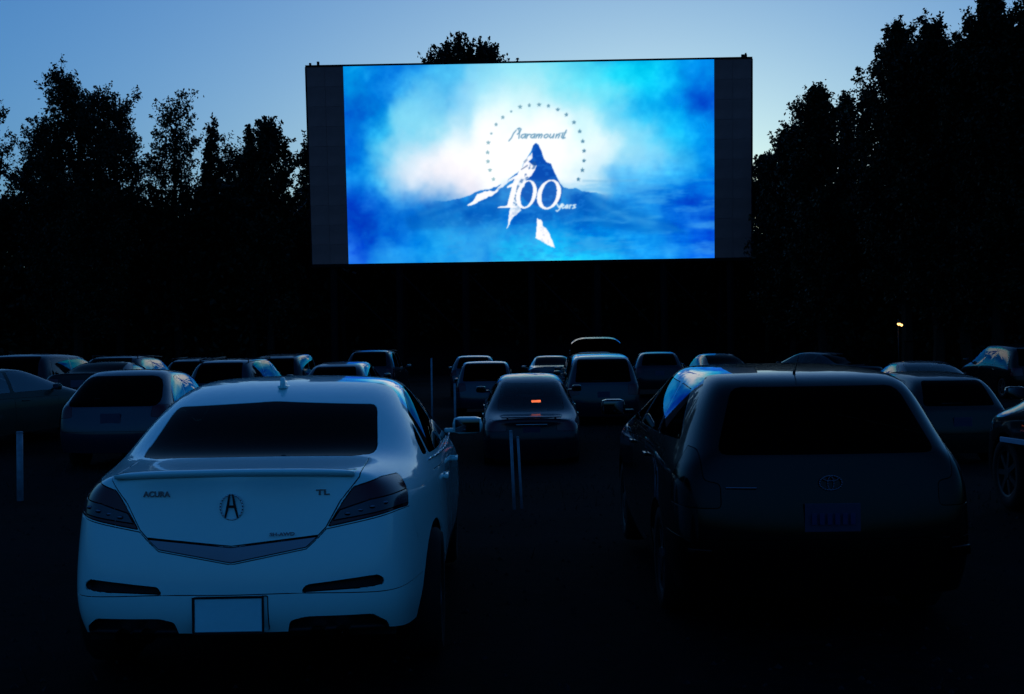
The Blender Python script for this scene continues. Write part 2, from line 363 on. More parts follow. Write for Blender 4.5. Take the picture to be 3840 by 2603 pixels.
    put(poly([(880,1245),(925,1260),(960,1340),(1010,1420),(1048,1515),(1000,1490),(960,1480),(868,1430),(885,1360),(875,1300)], 6, 7), W1)
    dk = (fbm(W, H, 90, 3, 21) > .60) * poly([(640,960),(800,700),(850,690),(880,760),(760,1000),(690,1150),(640,1130)], 2, 8)
    put(dk, (40, 90, 160), .65)
    put(poly([(760,735),(795,700),(800,720),(770,748)]), (120, 150, 190), .7); put(line([(745,805),(800,770)], 9), (70, 100, 150), .8)
    # snow is broken by rock and shade
    sn = np.clip((img.min(2) - 215) / 30, 0, 1) * body * (yy > C8(0, 640.)[1])
    mott = fbm(W, H, 75, 4, 31, .7); put(sn * np.clip((mott - .56) * 6, 0, 1), (165, 190, 228), .6)
    wisp = np.clip((fbm(W, H, 6, 6, 43, .65, 6.0) - .50) * 5, 0, 1) * np.clip((t - .55) / .1, 0, 1) * np.clip((s - .55) / .1, 0, 1)
    put(wisp, (80, 175, 238), .5)
    # figures and the word under the peak
    glow = blur(poly([(560,900),(1120,900),(1240,1190),(520,1180)]), 4); put(glow, (90, 180, 235), .18)
    th = np.linspace(0, 2 * math.pi, 40)
    def ell(cx, cy, rx_, ry_, sh): return [(cx + rx_ * math.cos(a) - sh * ry_ * math.sin(a), cy + ry_ * math.sin(a)) for a in th[:-1]]
    def ring(cx, cy, rx_, ry_, inner):
        return np.clip(poly(ell(cx, cy, rx_, ry_, .18)) - poly(ell(cx + 2, cy - 2, rx_ * inner, ry_ * .88, .16)), 0, 1)
    put(ring(788, 1028, 92, 130, .58), W1); put(ring(992, 1030, 108, 136, .62), W1)
    put(poly([(612,1130),(655,960),(610,972),(612,955),(702,900),(716,903),(660,1130),(700,1142),(700,1150),(528,1150),(530,1140)]), W1)
    for pl in ([(1068,1122),(1085,1150),(1110,1120)], [(1110,1120),(1092,1165),(1070,1185),(1060,1178)], [(1112,1140),(1130,1132),(1118,1118),(1108,1135),(1118,1158),(1140,1150)],
               [(1158,1128),(1144,1140),(1150,1158),(1166,1130),(1166,1156)], [(1182,1158),(1184,1130),(1198,1130)], [(1236,1126),(1214,1130),(1234,1150),(1208,1158)]): put(line(pl, 13), (225, 242, 252), .95)
    # lettering over the peak, drawn as pen strokes
    ink = (96, 150, 184)
    S_ = [[(632,548),(650,520),(664,480),(682,452)], [(690,440),(704,432),(716,442),(706,470),(690,488)], [(700,440),(704,478),(700,525)],
          [(744,486),(722,492),(714,514),(726,524),(742,504),(750,486),(742,522)], [(760,488),(752,524)], [(758,502),(770,488),(780,490)],
          [(806,486),(786,494),(780,514),(792,522),(806,504),(812,486),(804,522)],
          [(824,488),(816,522)], [(820,506),(838,486),(842,494),(834,522)], [(836,508),(854,486),(860,494),(850,522)],
          [(890,488),(874,498),(872,516),(884,522),(898,508),(900,492),(890,488)], [(916,488),(908,512),(916,522),(932,508),(940,486)], [(940,486),(932,522)],
          [(958,488),(950,522)], [(954,506),(972,486),(978,494),(968,522)]]
    sc = (1150 - 632) / (1010 - 632)
    for pl in S_:
        q = [(632 + (x - 632) * sc * .97, y) for x, y in pl]; put(line(q, 10), ink, .95)
    put(line([(1120,486),(1108,516),(1120,526),(1140,520)], 10), ink); put(line([(1152,452),(1122,520)], 10), ink); put(line([(1090,480),(1150,474)], 6), ink)
    # ring of stars
    st_ = [(490,890),(458,808),(440,730),(437,648),(443,560),(470,478),(515,398),(575,333),(650,280),(733,240),(815,225),(903,220),(988,232),(1072,265),(1150,310),(1218,380),(1270,460),(1298,550),(1310,635),(1308,725),(1295,810),(1258,893)]
    for i, (cx, cy) in enumerate(st_):
        k = i / 21.; r = 22 if i not in (5, 8) else 14
        pl = [(cx + r * (1 if j % 2 == 0 else .5) * math.cos(-math.pi/2 + j*math.pi/5), cy + r * (1 if j % 2 == 0 else .5) * math.sin(-math.pi/2 + j*math.pi/5)) for j in range(10)]
        c0 = np.array((150, 190, 200)) * (1 - k) + np.array((70, 125, 160)) * k
        put(poly(pl), c0, .95)
    put(blur(line([(1300,908),(1500,912),(1800,905)], 10), 1), (110, 180, 225), .7)
    soft = np.stack([blur(img[..., k], 1) for k in range(3)], -1)
    img = img * .45 + soft * .55
    return np.clip(img, 0, 255)

def movie_screen():
    root = empty('movie_screen', SCR_C, 'giant outdoor cinema screen showing a snowy peak ringed by stars', 'screen')
    root.rotation_euler = SCR_ROT.to_euler()
    W, H = 640, 340
    img = picture(W, H)
    pw, ph = SCR_W * .833, SCR_H
    gx = np.linspace(-pw/2, pw/2, W); gy = np.linspace(ph/2, -ph/2, H)
    X, Y = np.meshgrid(gx, gy); V = np.stack([X, np.full_like(X, -.012), Y], -1).reshape(-1, 3)
    idx = np.arange(W * H).reshape(H, W)
    Fq = np.stack([idx[1:, :-1], idx[1:, 1:], idx[:-1, 1:], idx[:-1, :-1]], -1).reshape(-1, 4)
    me = bpy.data.meshes.new('projected_picture'); me.vertices.add(len(V)); me.vertices.foreach_set('co', V.astype(np.float32).ravel())
    me.loops.add(Fq.size); me.loops.foreach_set('vertex_index', Fq.astype(np.int32).ravel()); me.polygons.add(len(Fq)); me.polygons.foreach_set('loop_start', np.arange(len(Fq), dtype=np.int32) * 4); me.update()
    lin = srgb(img.reshape(-1, 3)); lum = img.reshape(-1, 3).min(1); lin = lin * (1 + .06 * np.clip((lum - 180) / 70, 0, 1))[:, None]
    ca = me.color_attributes.new('picture', 'FLOAT_COLOR', 'POINT'); ca.data.foreach_set('color', np.concatenate([lin, np.ones((len(lin), 1))], 1).astype(np.float32).ravel())
    m = bpy.data.materials.new('projected_light'); m.use_nodes = True; nt = m.node_tree; nt.nodes.clear()
    out = nt.nodes.new('ShaderNodeOutputMaterial'); em = nt.nodes.new('ShaderNodeEmission'); at_ = nt.nodes.new('ShaderNodeAttribute'); at_.attribute_name = 'picture'
    n = noise(nt, 1.1, 4); n2 = nt.nodes.new('ShaderNodeMapRange'); n2.inputs[3].default_value = K * .95; n2.inputs[4].default_value = K * 1.05
    nt.links.new(n.outputs[0], n2.inputs[0]); nt.links.new(n2.outputs[0], em.inputs[1]); nt.links.new(at_.outputs[0], em.inputs[0]); nt.links.new(em.outputs[0], out.inputs[0])
    new_obj('projected_picture', me, root, m)
    # the wall of sheet panels
    pm = vary(mat('screen_sheet', (.50, .17, .15), .8, spec=.1), .5, .2)
    cols, rows = 2, 10; w0 = (SCR_W - pw) / 2
    for s in (-1, 1):
        for c in range(cols):
            for r_ in range(rows):
                cw, chh = w0 / cols, SCR_H / rows
                cx = s * (pw / 2 + cw * (c + .5)); cz = -SCR_H / 2 + chh * (r_ + .5)
                key = 'panel_mesh'
                if key not in TYPES_S: TYPES_S[key] = MB().box((0, 0, 0), (cw - .012, .03, chh - .012), bev=.003).mesh('panel'); TYPES_S[key].materials.append(pm)
                o = bpy.data.objects.new('panel', TYPES_S[key]); COL.objects.link(o); o.parent = root; o.location = (cx, .006, cz)
    dark = vary(mat('weathered_steel', (.006, .006, .007), .8, spec=.1), 2, .3)
    MB().box((0, .12, 0), (SCR_W - .02, .18, SCR_H - .02)).build('backing_board', pm, root)
    MB().box((0, .10, SCR_H/2 + .06), (SCR_W + .1, .30, .11)).build('top_rail', dark, root)
    MB().box((0, .10, -SCR_H/2 - .10), (SCR_W + .1, .34, .18)).build('bottom_rail', dark, root)
    for s in (-1, 1):
        MB().box((s * (SCR_W/2 + .04), .10, 0), (.08, .28, SCR_H)).build('side_rail', dark, root)
        m = MB(); x = s * (SCR_W/2 - (.75 if s < 0 else .45))
        if s < 0: m.box((x, .05, SCR_H/2 + .22), (.14, .2, .22)); m.build('top_bracket', dark, root); m = MB().box((x - .5, .05, SCR_H/2 + .18), (.12, .2, .14))
        else: m.box((x, .05, SCR_H/2 + .19), (.34, .2, .16)).box((x + .1, .05, SCR_H/2 + .3), (.09, .12, .12))
        m.build('top_bracket', dark, root)
    inv = (Matrix.Translation(SCR_C) @ SCR_ROT).inverted()
    for i in range(7):
        x = -12.6 + i * 4.2
        zb = SCR_C.z - SCR_H/2
        top = Matrix.Translation(SCR_C) @ SCR_ROT @ Vector((x, .4, -SCR_H/2 + 2)); foot = Vector((top.x, top.y + .3, gz(top.x, top.y) - .3))
        m = MB(); m.tube(inv @ top, inv @ foot, .22, .24, 10); m.build('support_leg', dark, root)
        far = Vector((top.x, top.y + 5.5, gz(top.x, top.y + 5.5) - .3)); tt = Matrix.Translation(SCR_C) @ SCR_ROT @ Vector((x, .4, 3))
        MB().tube(inv @ tt, inv @ far, .14, .16, 8).build('back_brace', dark, root)
        if i < 6:
            z1 = -SCR_H/2 - 1.0
            MB().tube(Vector((x, .45, -SCR_H/2 - .6)), Vector((x + 4.2, .85, -SCR_H/2 - 5.0)), .06, n=6).build('cross_brace', dark, root)
TYPES_S = {}
movie_screen()

# ------------------------------------------------------------------ trees
M['bark'] = vary(mat('bark', (.016, .013, .010), .9, spec=.1), 8, .4)
def leafmat(name, c):
    m = mat(name, c, .6, spec=.2); nt = m.node_tree; b = nt.nodes['Principled BSDF']
    n = noise(nt, 1.2, 4); r = ramp(nt, n.outputs[0], .3, .7, [x * .45 for x in c], [x * 1.5 for x in c]); nt.links.new(r.outputs[0], b.inputs['Base Color'])
    return m
M['leaf'] = leafmat('dark_leaves', (.010, .016, .006)); M['leaf2'] = leafmat('alder_leaves', (.012, .015, .005)); M['needle'] = leafmat('needles', (.006, .011, .006))

def tubes(segs, sides=5):
    """segs: list of (a, b, ra, rb) -> one mesh"""
    V = []; F = []
    for a, b, ra, rb in segs:
        d = (b - a).normalized(); q = d.to_track_quat('Z', 'Y'); i0 = len(V)
        for k in range(sides):
            an = 2 * math.pi * k / sides; c = Vector((math.cos(an), math.sin(an), 0)); v = q @ c
            V.append(a + v * ra); V.append(b + v * rb)
        for k in range(sides): k2 = (k + 1) % sides; F.append((i0+2*k, i0+2*k2, i0+2*k2+1, i0+2*k+1))
    return V, F

def leaves(shoots, per, size, spread, rs):
    """shoots: (n,2,3) start/end; leaf quads hung along each shoot"""
    A = np.repeat(shoots[:, 0], per, 0); B = np.repeat(shoots[:, 1], per, 0); n = len(A)
    t = rs.rand(n, 1) ** .8; L = np.linalg.norm(B - A, axis=1, keepdims=True)
    c = A + (B - A) * t + rs.normal(0, 1, (n, 3)) * spread * (1.15 - t)
    u = rs.normal(0, 1, (n, 3)); u /= np.linalg.norm(u, axis=1, keepdims=True)
    v = np.cross(u, rs.normal(0, 1, (n, 3))); v /= np.linalg.norm(v, axis=1, keepdims=True) + 1e-9
    s = size * rs.uniform(.6, 1.3, (n, 1)); 
    return np.stack([c - u*s, c + v*s*.55, c + u*s, c - v*s*.55], 1)

def tree(x, y, h, rad, seed, label, per=26, size=.13, limbs=30, shoots=11, kind='round', mt='leaf', base=.22, lean=(0, 0), group='trees round the lot', spread=.20, up=.55, cat='tree', name='broadleaf_tree', asym=0.0, slen=1.0):
    rs = np.random.RandomState(seed); z0 = gz(x, y) - .1
    root = empty(name, (x, y, z0), label, cat, group)
    H = h - (z0)
    segs = []; P = Vector((0, 0, 0)); tr = [P.copy()]; n = 9
    top = H * .93
    for i in range(1, n + 1):
        t = i / n; P = Vector((lean[0]*t*t + rs.normal(0, .10), lean[1]*t*t + rs.normal(0, .10), top * t)); tr.append(P.copy())
    r0 = .012 * H + .08
    for i in range(n): segs.append((tr[i], tr[i+1], r0 * (1 - i/n)**.8 + .02, r0 * (1 - (i+1)/n)**.8 + .02))
    def trunk_at(t):
        f = t * n; i = min(n - 1, int(f)); return tr[i].lerp(tr[i+1], f - i)
    def env(t):
        if kind == 'round': return max(.25 if t > .6 else 0, math.sin(math.pi * min(1, max(0, (t - base) / (1 - base))) ** 1.1)) ** .5
        if kind == 'spire': return (1 - t) ** .75 * min(1, (t - base + .15) * 3) * 1.15
        if kind == 'oval': return math.sin(math.pi * min(1, max(0, (t - base + .08) / (1.08 - base))) ** .95) ** .5
        if kind == 'conifer': return (1 - t) * 1.1 + .04
    SH = []
    nl = limbs
    for k in range(nl):
        t = base + (1 - base) * ((k + rs.rand()) / nl) ** .85 * .97
        az = k * 2.399 + rs.normal(0, .35)
        e = max(.12, env(min(.99, t + .10))) * rad * rs.uniform(.72, 1.15) * (1 + asym * math.cos(az))
        a = trunk_at(min(.98, t)); el = (up + .5 * t) if kind != 'conifer' else -.05 + .3 * t
        el += rs.normal(0, .12)
        dr = Vector((math.cos(az) * math.cos(el), math.sin(az) * math.cos(el), math.sin(el)))
        Ln = e / max(.45, math.cos(el))
        top_room = (H * 1.02 - a.z); Ln = min(Ln, max(.6, top_room / max(.2, math.sin(el)))) if el > .1 else Ln
        mid = a + dr * Ln * .5 + Vector((0, 0, -.04 * Ln)); b = a + dr * Ln + Vector((rs.normal(0, .1), rs.normal(0, .1), .05 * Ln))
        rr = r0 * .30 * (1 - t * .7); segs.append((a, mid, rr, rr * .6)); segs.append((mid, b, rr * .6, .015))
        ns = max(4, int(shoots * (Ln / rad + .35)))
        for j in range(ns):
            q = rs.uniform(.25, 1.0) if kind != 'conifer' else rs.uniform(.1, 1.0); s0 = a.lerp(mid, q * 2) if q < .5 else mid.lerp(b, q * 2 - 1)
            if kind == 'conifer': dv = Vector((dr.x + rs.normal(0, .5), dr.y + rs.normal(0, .5), rs.normal(-.1, .2)))
            else: dv = dr * .7 + Vector((rs.normal(0, .5), rs.normal(0, .5), rs.uniform(.15, 1.0)))
            dv.normalize(); ln = rs.uniform(.6, 1.5) * slen * (rad / 3.5) ** .5
            s1 = s0 + dv * ln; SH.append((s0, s1))
            if j % 2 == 0: segs.append((s0, s1, .018, .006))
    for j in range(int(shoots * 1.2)):
        s0 = trunk_at(rs.uniform(.84, 1)); dv = Vector((rs.normal(0, .35), rs.normal(0, .35), 1)).normalized(); SH.append((s0, s0 + dv * rs.uniform(.5, 1.2) * slen)); 
    SH = np.array([[tuple(a), tuple(b)] for a, b in SH])
    V, F = tubes(segs); new_obj('trunk', pydata('trunk', V, F), root, M['bark'])
    new_obj('crown', quads_mesh('crown', leaves(SH, per, size, spread, rs)), root, M[mt])
    return root

def tree_px(px, top_px, d, wpx, seed, label, **kw):
    p = at(px, top_px, d); rad = wpx / F_PX * d / 2
    return tree(p.x, d, p.z, rad, seed, label, **kw)

# left of the screen
LK = dict(up=.30, slen=1.1, spread=.26, size=.105)
tree_px(-95, 340, 84, 340, 11, 'tall leafy tree cut by the left edge of the view', kind='round', limbs=52, shoots=12, base=.2, **LK)
tree_px(285, 312, 78, 430, 12, 'largest dense tree on the left with spiky upward shoots at its top', kind='round', limbs=110, shoots=13, per=30, base=.15, **LK)
tree_px(165, 440, 86, 230, 13, 'loose bushy tree tucked behind the left side of the largest left tree', kind='round', limbs=54, base=.15, **LK)
tree_px(440, 350, 84, 240, 131, 'dense tree behind the right shoulder of the largest left tree', kind='round', limbs=64, base=.15, **LK)
tree_px(655, 372, 84, 250, 14, 'rounded open-crowned tree with sky showing through, second from the largest left one', kind='round', limbs=46, shoots=10, per=24, base=.25, **LK)
tree_px(755, 420, 88, 100, 15, 'thin leaning treetop on the right of the open-crowned tree', kind='oval', limbs=26, shoots=9, base=.3, lean=(.8, 0), up=.5)
tree_px(880, 560, 88, 300, 16, 'low dark spreading tree in the dip between two open-crowned trees', kind='round', limbs=64, base=.1, **LK)
tree_px(1005, 410, 82, 290, 17, 'pointed two-topped leafy tree nearest the left side of the screen', kind='oval', limbs=66, shoots=11, per=26, base=.15, up=.45, spread=.26)
tree_px(935, 425, 84, 120, 171, 'narrow treetop leaning beside the pointed tree left of the screen', kind='spire', limbs=34, shoots=9, per=26, base=.25)
tree_px(1160, 470, 90, 190, 18, 'narrow dark conifer half hidden by the left edge of the screen', kind='conifer', limbs=110, shoots=10, per=24, size=.11, mt='needle', name='conifer_tree')
# behind the screen
tree_px(1755, 218, 98, 430, 19, 'treetop with spreading twigs rising above the top edge of the screen', kind='round', limbs=120, shoots=14, base=.45, per=26, size=.14, up=.3)
# right of the screen
RK = dict(mt='leaf2', size=.11, per=36, spread=.26)
tree_px(2870, 560, 86, 260, 21, 'small feathery tree against the right edge of the screen', kind='oval', limbs=60, base=.1, up=.5, **RK)
tree_px(2960, 430, 78, 260, 22, 'leafy tree stepping up from the screen towards the taller right trees', kind='oval', limbs=70, base=.1, up=.55, **RK)
tree_px(3065, 268, 74, 250, 23, 'tall fine-leaved tree with an open pointed head right of the screen', kind='oval', limbs=80, base=.12, up=.6, **RK)
tree_px(3170, 295, 76, 180, 24, 'slim two-pronged tree in the notch between the tall right trees', kind='spire', limbs=60, base=.1, up=.7, **RK)
tree_px(3225, 400, 78, 220, 25, 'lower tree filling the gap under the slim two-pronged tree', kind='oval', limbs=38, base=.15, up=.5, **RK)
tree_px(3375, 45, 68, 330, 26, 'tall tree with sky showing through its lower left side, third from the right edge', kind='oval', limbs=92, base=.2, up=.6, **RK)
tree_px(3490, 25, 66, 290, 27, 'tall dense tree with a pointed top, second from the right edge', kind='oval', limbs=100, shoots=13, base=.12, up=.65, **RK)
tree_px(3610, 90, 65, 300, 277, 'dense tree filling the dip between the tallest trees on the right', kind='oval', limbs=90, shoots=12, base=.1, up=.6, **RK)
tree_px(3715, -90, 63, 330, 28, 'tallest tree on the right, its top cut by the upper edge of the view', kind='oval', limbs=110, shoots=12, base=.12, up=.65, **RK)
tree_px(3860, -70, 62, 320, 29, 'tall tree cut by the right edge of the view', kind='oval', limbs=90, shoots=12, base=.12, up=.65, **RK)

def understorey():
    """bushes and saplings packed under the trees: a mass without gaps"""
    rs = np.random.RandomState(77); SH = []
    def add(px, topz_px, d, n):
        for _ in range(n):
            x = px + rs.normal(0, 55); p = at(x, 1366, d); dd = d + rs.uniform(-5, 5)
            zt = at(x, topz_px, d).z; zg = gz(p.x, dd); k = rs.rand() ** .55
            z = zg + (zt - zg) * k; s0 = np.array((p.x, dd, z)); v = rs.normal(0, 1, 3); v[2] = abs(v[2]) + .3; v /= np.linalg.norm(v)
            SH.append((s0, s0 + v * rs.uniform(.5, 1.3)))
    for px in range(-400, 1250, 50): add(px, 770 + 40 * math.sin(px * .013), 88, 130)
    for px in range(1100, 2900, 50): add(px, 905, 92, 150)
    for px in range(2960, 4300, 50): add(px, 800 - (px - 2800) * .10 + 40 * math.sin(px * .011) + (60 if 3150 < px < 3330 else 0), 78 if px > 3060 else 90, 150)
    SH = np.array(SH)
    o = new_obj('undergrowth', quads_mesh('undergrowth', leaves(SH, 16, .22, .45, rs)), None, M['leaf'])
    tag(o, 'dense dark bushes and saplings packed below the trees', 'undergrowth', kind='stuff')
    # the wood behind: a wall of trunks and foliage too deep to tell apart
    V = []; Fq = []
    xs = np.arange(-150, 151, 2.0); prof = [(0, 0), (.6, 2.5), (1.6, 5), (3.5, 7), (6, 8), (12, 8.5)]
    nx = len(xs)
    for j, (dy, z) in enumerate(prof):
        for i, x in enumerate(xs):
            dd = 91 - .0016 * x * x * (1 if x > 0 else .6) + (-8 if x > 22 else 0) * min(1, max(0, (x - 22) / 6)) + dy
            V.append((x, dd + rs.normal(0, .3), z * (1.25 + .10 * math.sin(x * .21)) + rs.normal(0, .25) - .5 + (.0 if dd < 84 else 0)))
    Fq = [(j*nx+i, j*nx+i+1, (j+1)*nx+i+1, (j+1)*nx+i) for j in range(len(prof)-1) for i in range(nx-1)]
    o = new_obj('thicket', pydata('thicket', V, Fq), None, M['leaf']); tag(o, 'impenetrable dark thicket at the foot of the wood', 'thicket', kind='stuff')
understorey()

# ------------------------------------------------------------------ cars: a subdivided cage, cut into panels by outlines
def subdivided(verts, faces, level, creases=None):
    bm = bmesh.new(); vs = [bm.verts.new(v) for v in verts]
    for f in faces:
        f = [i for k, i in enumerate(f) if i != f[k - 1]]
        if len(set(f)) >= 3:
            try: bm.faces.new([vs[i] for i in f])
            except ValueError: pass
    bmesh.ops.recalc_face_normals(bm, faces=bm.faces)
    me = bpy.data.meshes.new('cage'); bm.to_mesh(me); bm.free()
    if creases:
        at_ = me.attributes.new('crease_edge', 'FLOAT', 'EDGE')
        for e in me.edges:
            c = creases.get((min(e.vertices), max(e.vertices)), 0); at_.data[e.index].value = c
    o = bpy.data.objects.new('cage', me); COL.objects.link(o)
    md = o.modifiers.new('s', 'SUBSURF'); md.levels = level; md.boundary_smooth = 'PRESERVE_CORNERS'
    dg = bpy.context.evaluated_depsgraph_get(); dg.update()
    res = bpy.data.meshes.new_from_object(o.evaluated_get(dg))
    bpy.data.objects.remove(o); bpy.data.meshes.remove(me)
    bm = bmesh.new(); bm.from_mesh(res); bpy.data.meshes.remove(res)
    return bm

def shell(cols, rear, front, level, keel=0):
    """cols: rear to front, each 8 points (x, y, z) sill..roof centre of the left half.
    rear / front: for rows 1-4, three inner points each (towards the centre)"""
    V = []; idx = {}
    def add(key, p):
        V.append(p); idx[key] = len(V) - 1
    for i, c in enumerate(cols):
        for j, p in enumerate(c):
            for s in (1, -1):
                if abs(p[1]) < 1e-6 and s == -1: idx[(i, j, s)] = idx[(i, j, 1)]
                else: add((i, j, s), (p[0], s * p[1], p[2]))
    for nm, cap, ci in (('r', rear, 0), ('f', front, len(cols) - 1)):
        for j in range(5):
            for k in range(4):                       # k=0 corner .. 3 centre
                for s in (1, -1):
                    key = (nm, j, k, s)
                    if k == 0: idx[key] = idx[(ci, j, s)]
                    elif j == 4: idx[key] = idx[(ci, 4 + k, s)]
                    else:
                        p = cap[j][k - 1]
                        if abs(p[1]) < 1e-6 and s == -1: idx[key] = idx[(nm, j, k, 1)]
                        else: add(key, (p[0], s * p[1], p[2]))
    Fc = []
    n = len(cols)
    for s in (1, -1):
        for i in range(n - 1):
            for j in range(7):
                Fc.append((idx[(i, j, s)], idx[(i + 1, j, s)], idx[(i + 1, j + 1, s)], idx[(i, j + 1, s)]))
        for nm in 'rf':
            for j in range(4):
                for k in range(3):
                    Fc.append((idx[(nm, j, k, s)], idx[(nm, j, k + 1, s)], idx[(nm, j + 1, k + 1, s)], idx[(nm, j + 1, k, s)]))
    cr = {}
    def crease(a, b, v):
        a, b = idx[a], idx[b]; cr[(min(a, b), max(a, b))] = v
    for j in range(4):
        if keel: crease(('r', j, 3, 1), ('r', j + 1, 3, 1), keel)
    for s in (1, -1):
        for i in range(n - 1): crease((i, 3, s), (i + 1, 3, s), .25)
        for k in range(3): crease(('r', 4, k, s), ('r', 4, k + 1, s), .45)
        for k in range(3): crease(('f', 4, k, s), ('f', 4, k + 1, s), .2)
    return subdivided(V, Fc, level, cr)

def rounded(poly, r, n=3):
    """outline with its corners rounded"""
    out = []; N = len(poly)
    for i in range(N):
        p0, p, p1 = Vector(poly[i - 1]), Vector(poly[i]), Vector(poly[(i + 1) % N])
        a = (p0 - p); b = (p1 - p); ra = min(r, a.length * .45); rb = min(r, b.length * .45)
        A = p + a.normalized() * ra; B = p + b.normalized() * rb
        for k in range(n + 1):
            t = k / n; out.append(tuple((1 - t) ** 2 * A + 2 * t * (1 - t) * p + t * t * B))
    return out

def inside(P, poly):
    x, y = P; c = False; n = len(poly)
    for i in range(n):
        x1, y1 = poly[i]; x2, y2 = poly[i - 1]
        if (y1 > y) != (y2 > y) and x < (x2 - x1) * (y - y1) / (y2 - y1 + 1e-12) + x1: c = not c
    return c

def cut(bm, lay, rid, poly, axes, cond, over=(0,)):
    """cut outline poly (seen along the missing axis) into bm and give the faces inside it region id rid"""
    a, b = axes
    lo = (min(p[0] for p in poly) - .02, min(p[1] for p in poly) - .02); hi = (max(p[0] for p in poly) + .02, max(p[1] for p in poly) + .02)
    def near(f):
        if f[lay] not in over or not cond(f.calc_center_median(), f.normal): return False
        xs = [v.co[a] for v in f.verts]; ys = [v.co[b] for v in f.verts]
        return max(xs) > lo[0] and min(xs) < hi[0] and max(ys) > lo[1] and min(ys) < hi[1]
    N = len(poly)
    for i in range(N):
        p, q = poly[i - 1], poly[i]
        dx, dy = q[0] - p[0], q[1] - p[1]
        if dx * dx + dy * dy < 1e-10: continue
        no = Vector((0, 0, 0)); no[a] = -dy; no[b] = dx; no.normalize()
        co = Vector((0, 0, 0)); co[a] = p[0]; co[b] = p[1]
        L = math.hypot(dx, dy); m = .03
        sel = []
        for f in bm.faces:
            if not near(f): continue
            ts = [((v.co[a] - p[0]) * dx + (v.co[b] - p[1]) * dy) / L for v in f.verts]
            if max(ts) < -m or min(ts) > L + m: continue
            ds = [(v.co - co).dot(no) for v in f.verts]
            if min(ds) < -1e-6 and max(ds) > 1e-6: sel.append(f)
        if sel:
            g = list({e for f in sel for e in f.edges}) + sel + list({v for f in sel for v in f.verts})
            bmesh.ops.bisect_plane(bm, geom=g, dist=1e-5, plane_co=co, plane_no=no)
    for f in bm.faces:
        if f[lay] in over:
            c = f.calc_center_median()
            if cond(c, f.normal) and lo[0] < c[a] < hi[0] and lo[1] < c[b] < hi[1] and inside((c[a], c[b]), poly): f[lay] = rid

def region(bm, lay, rid, name, lip=.006, gap=.0025, side=None, push=0):
    """faces of one region as a mesh of their own; its rim is rolled inwards so that panels meet in a real groove"""
    b2 = bmesh.new(); mp = {}; n0 = bm.verts.layers.float_vector['n0']
    for f in bm.faces:
        if f[lay] != rid: continue
        c = f.calc_center_median()
        if side and c.y * side < 0: continue
        vs = []
        for v in f.verts:
            if v.index not in mp:
                nn = Vector(v[n0]); nn = nn.normalized() if nn.length > .2 else v.normal.copy()
                nv = b2.verts.new(v.co); mp[v.index] = (nv, nn)
            vs.append(mp[v.index][0])
        try: b2.faces.new(vs)
        except ValueError: pass
    if not b2.faces: b2.free(); return None
    nrm = {nv: n for nv, n in mp.values()}
    if lip or push:
        rim_e = [e for e in b2.edges if len(e.link_faces) == 1]
        inward = {}
        for e in rim_e:
            f = e.link_faces[0]; f.normal_update(); d = (e.verts[1].co - e.verts[0].co).cross(f.normal)
            if d.length < 1e-9: continue
            d.normalize(); mid = (e.verts[0].co + e.verts[1].co) / 2
            if d.dot(f.calc_center_median() - mid) < 0: d = -d
            for v in e.verts: inward.setdefault(v, Vector()); inward[v] += d * e.calc_length()
        base = {v: v.co.copy() for v in b2.verts}
        for e in rim_e: e.smooth = False
        ring = {}
        for v, d in inward.items():
            if d.length > 1e-9: d = d.normalized()
            v.co = v.co + d * gap
            ring[v] = b2.verts.new(base[v] + d * gap - nrm[v] * (lip if not push else 0))
        if push:
            for v in list(nrm):
                v.co -= nrm[v] * push
        for e in rim_e:
            a_, b_ = e.verts
            if a_ in ring and b_ in ring:
                f = e.link_faces[0]
                for l in f.loops:
                    if l.edge == e: a_, b_ = (l.link_loop_next.vert, l.vert)
                try: b2.faces.new((a_, b_, ring[b_], ring[a_]))
                except ValueError: pass
    b2.verts.index_update(); b2.faces.index_update()
    N = {v.index: n for v, n in nrm.items()}; vn = [tuple(N.get(i, (0, 0, 0))) for i in range(len(b2.verts))]
    me = bpy.data.meshes.new(name); b2.to_mesh(me); b2.free(); me.shade_smooth()
    for i, v in enumerate(me.vertices):
        if i not in N: vn[i] = tuple(v.normal)
    me.normals_split_custom_set_from_vertices(vn)
    return me

def spread_loft(c): return c

def row(xs, w, zs, belt, rail, mid, top):
    """one column: lower side (4 rows) + belt, rail, roof edge, roof centre"""
    x1, x4 = xs
    return [(x1, w * .95, zs[0]), (x1, w, zs[1]), (x1, w * 1.0, zs[2]), (x4, w * .985, zs[3]), belt, rail, mid, top]

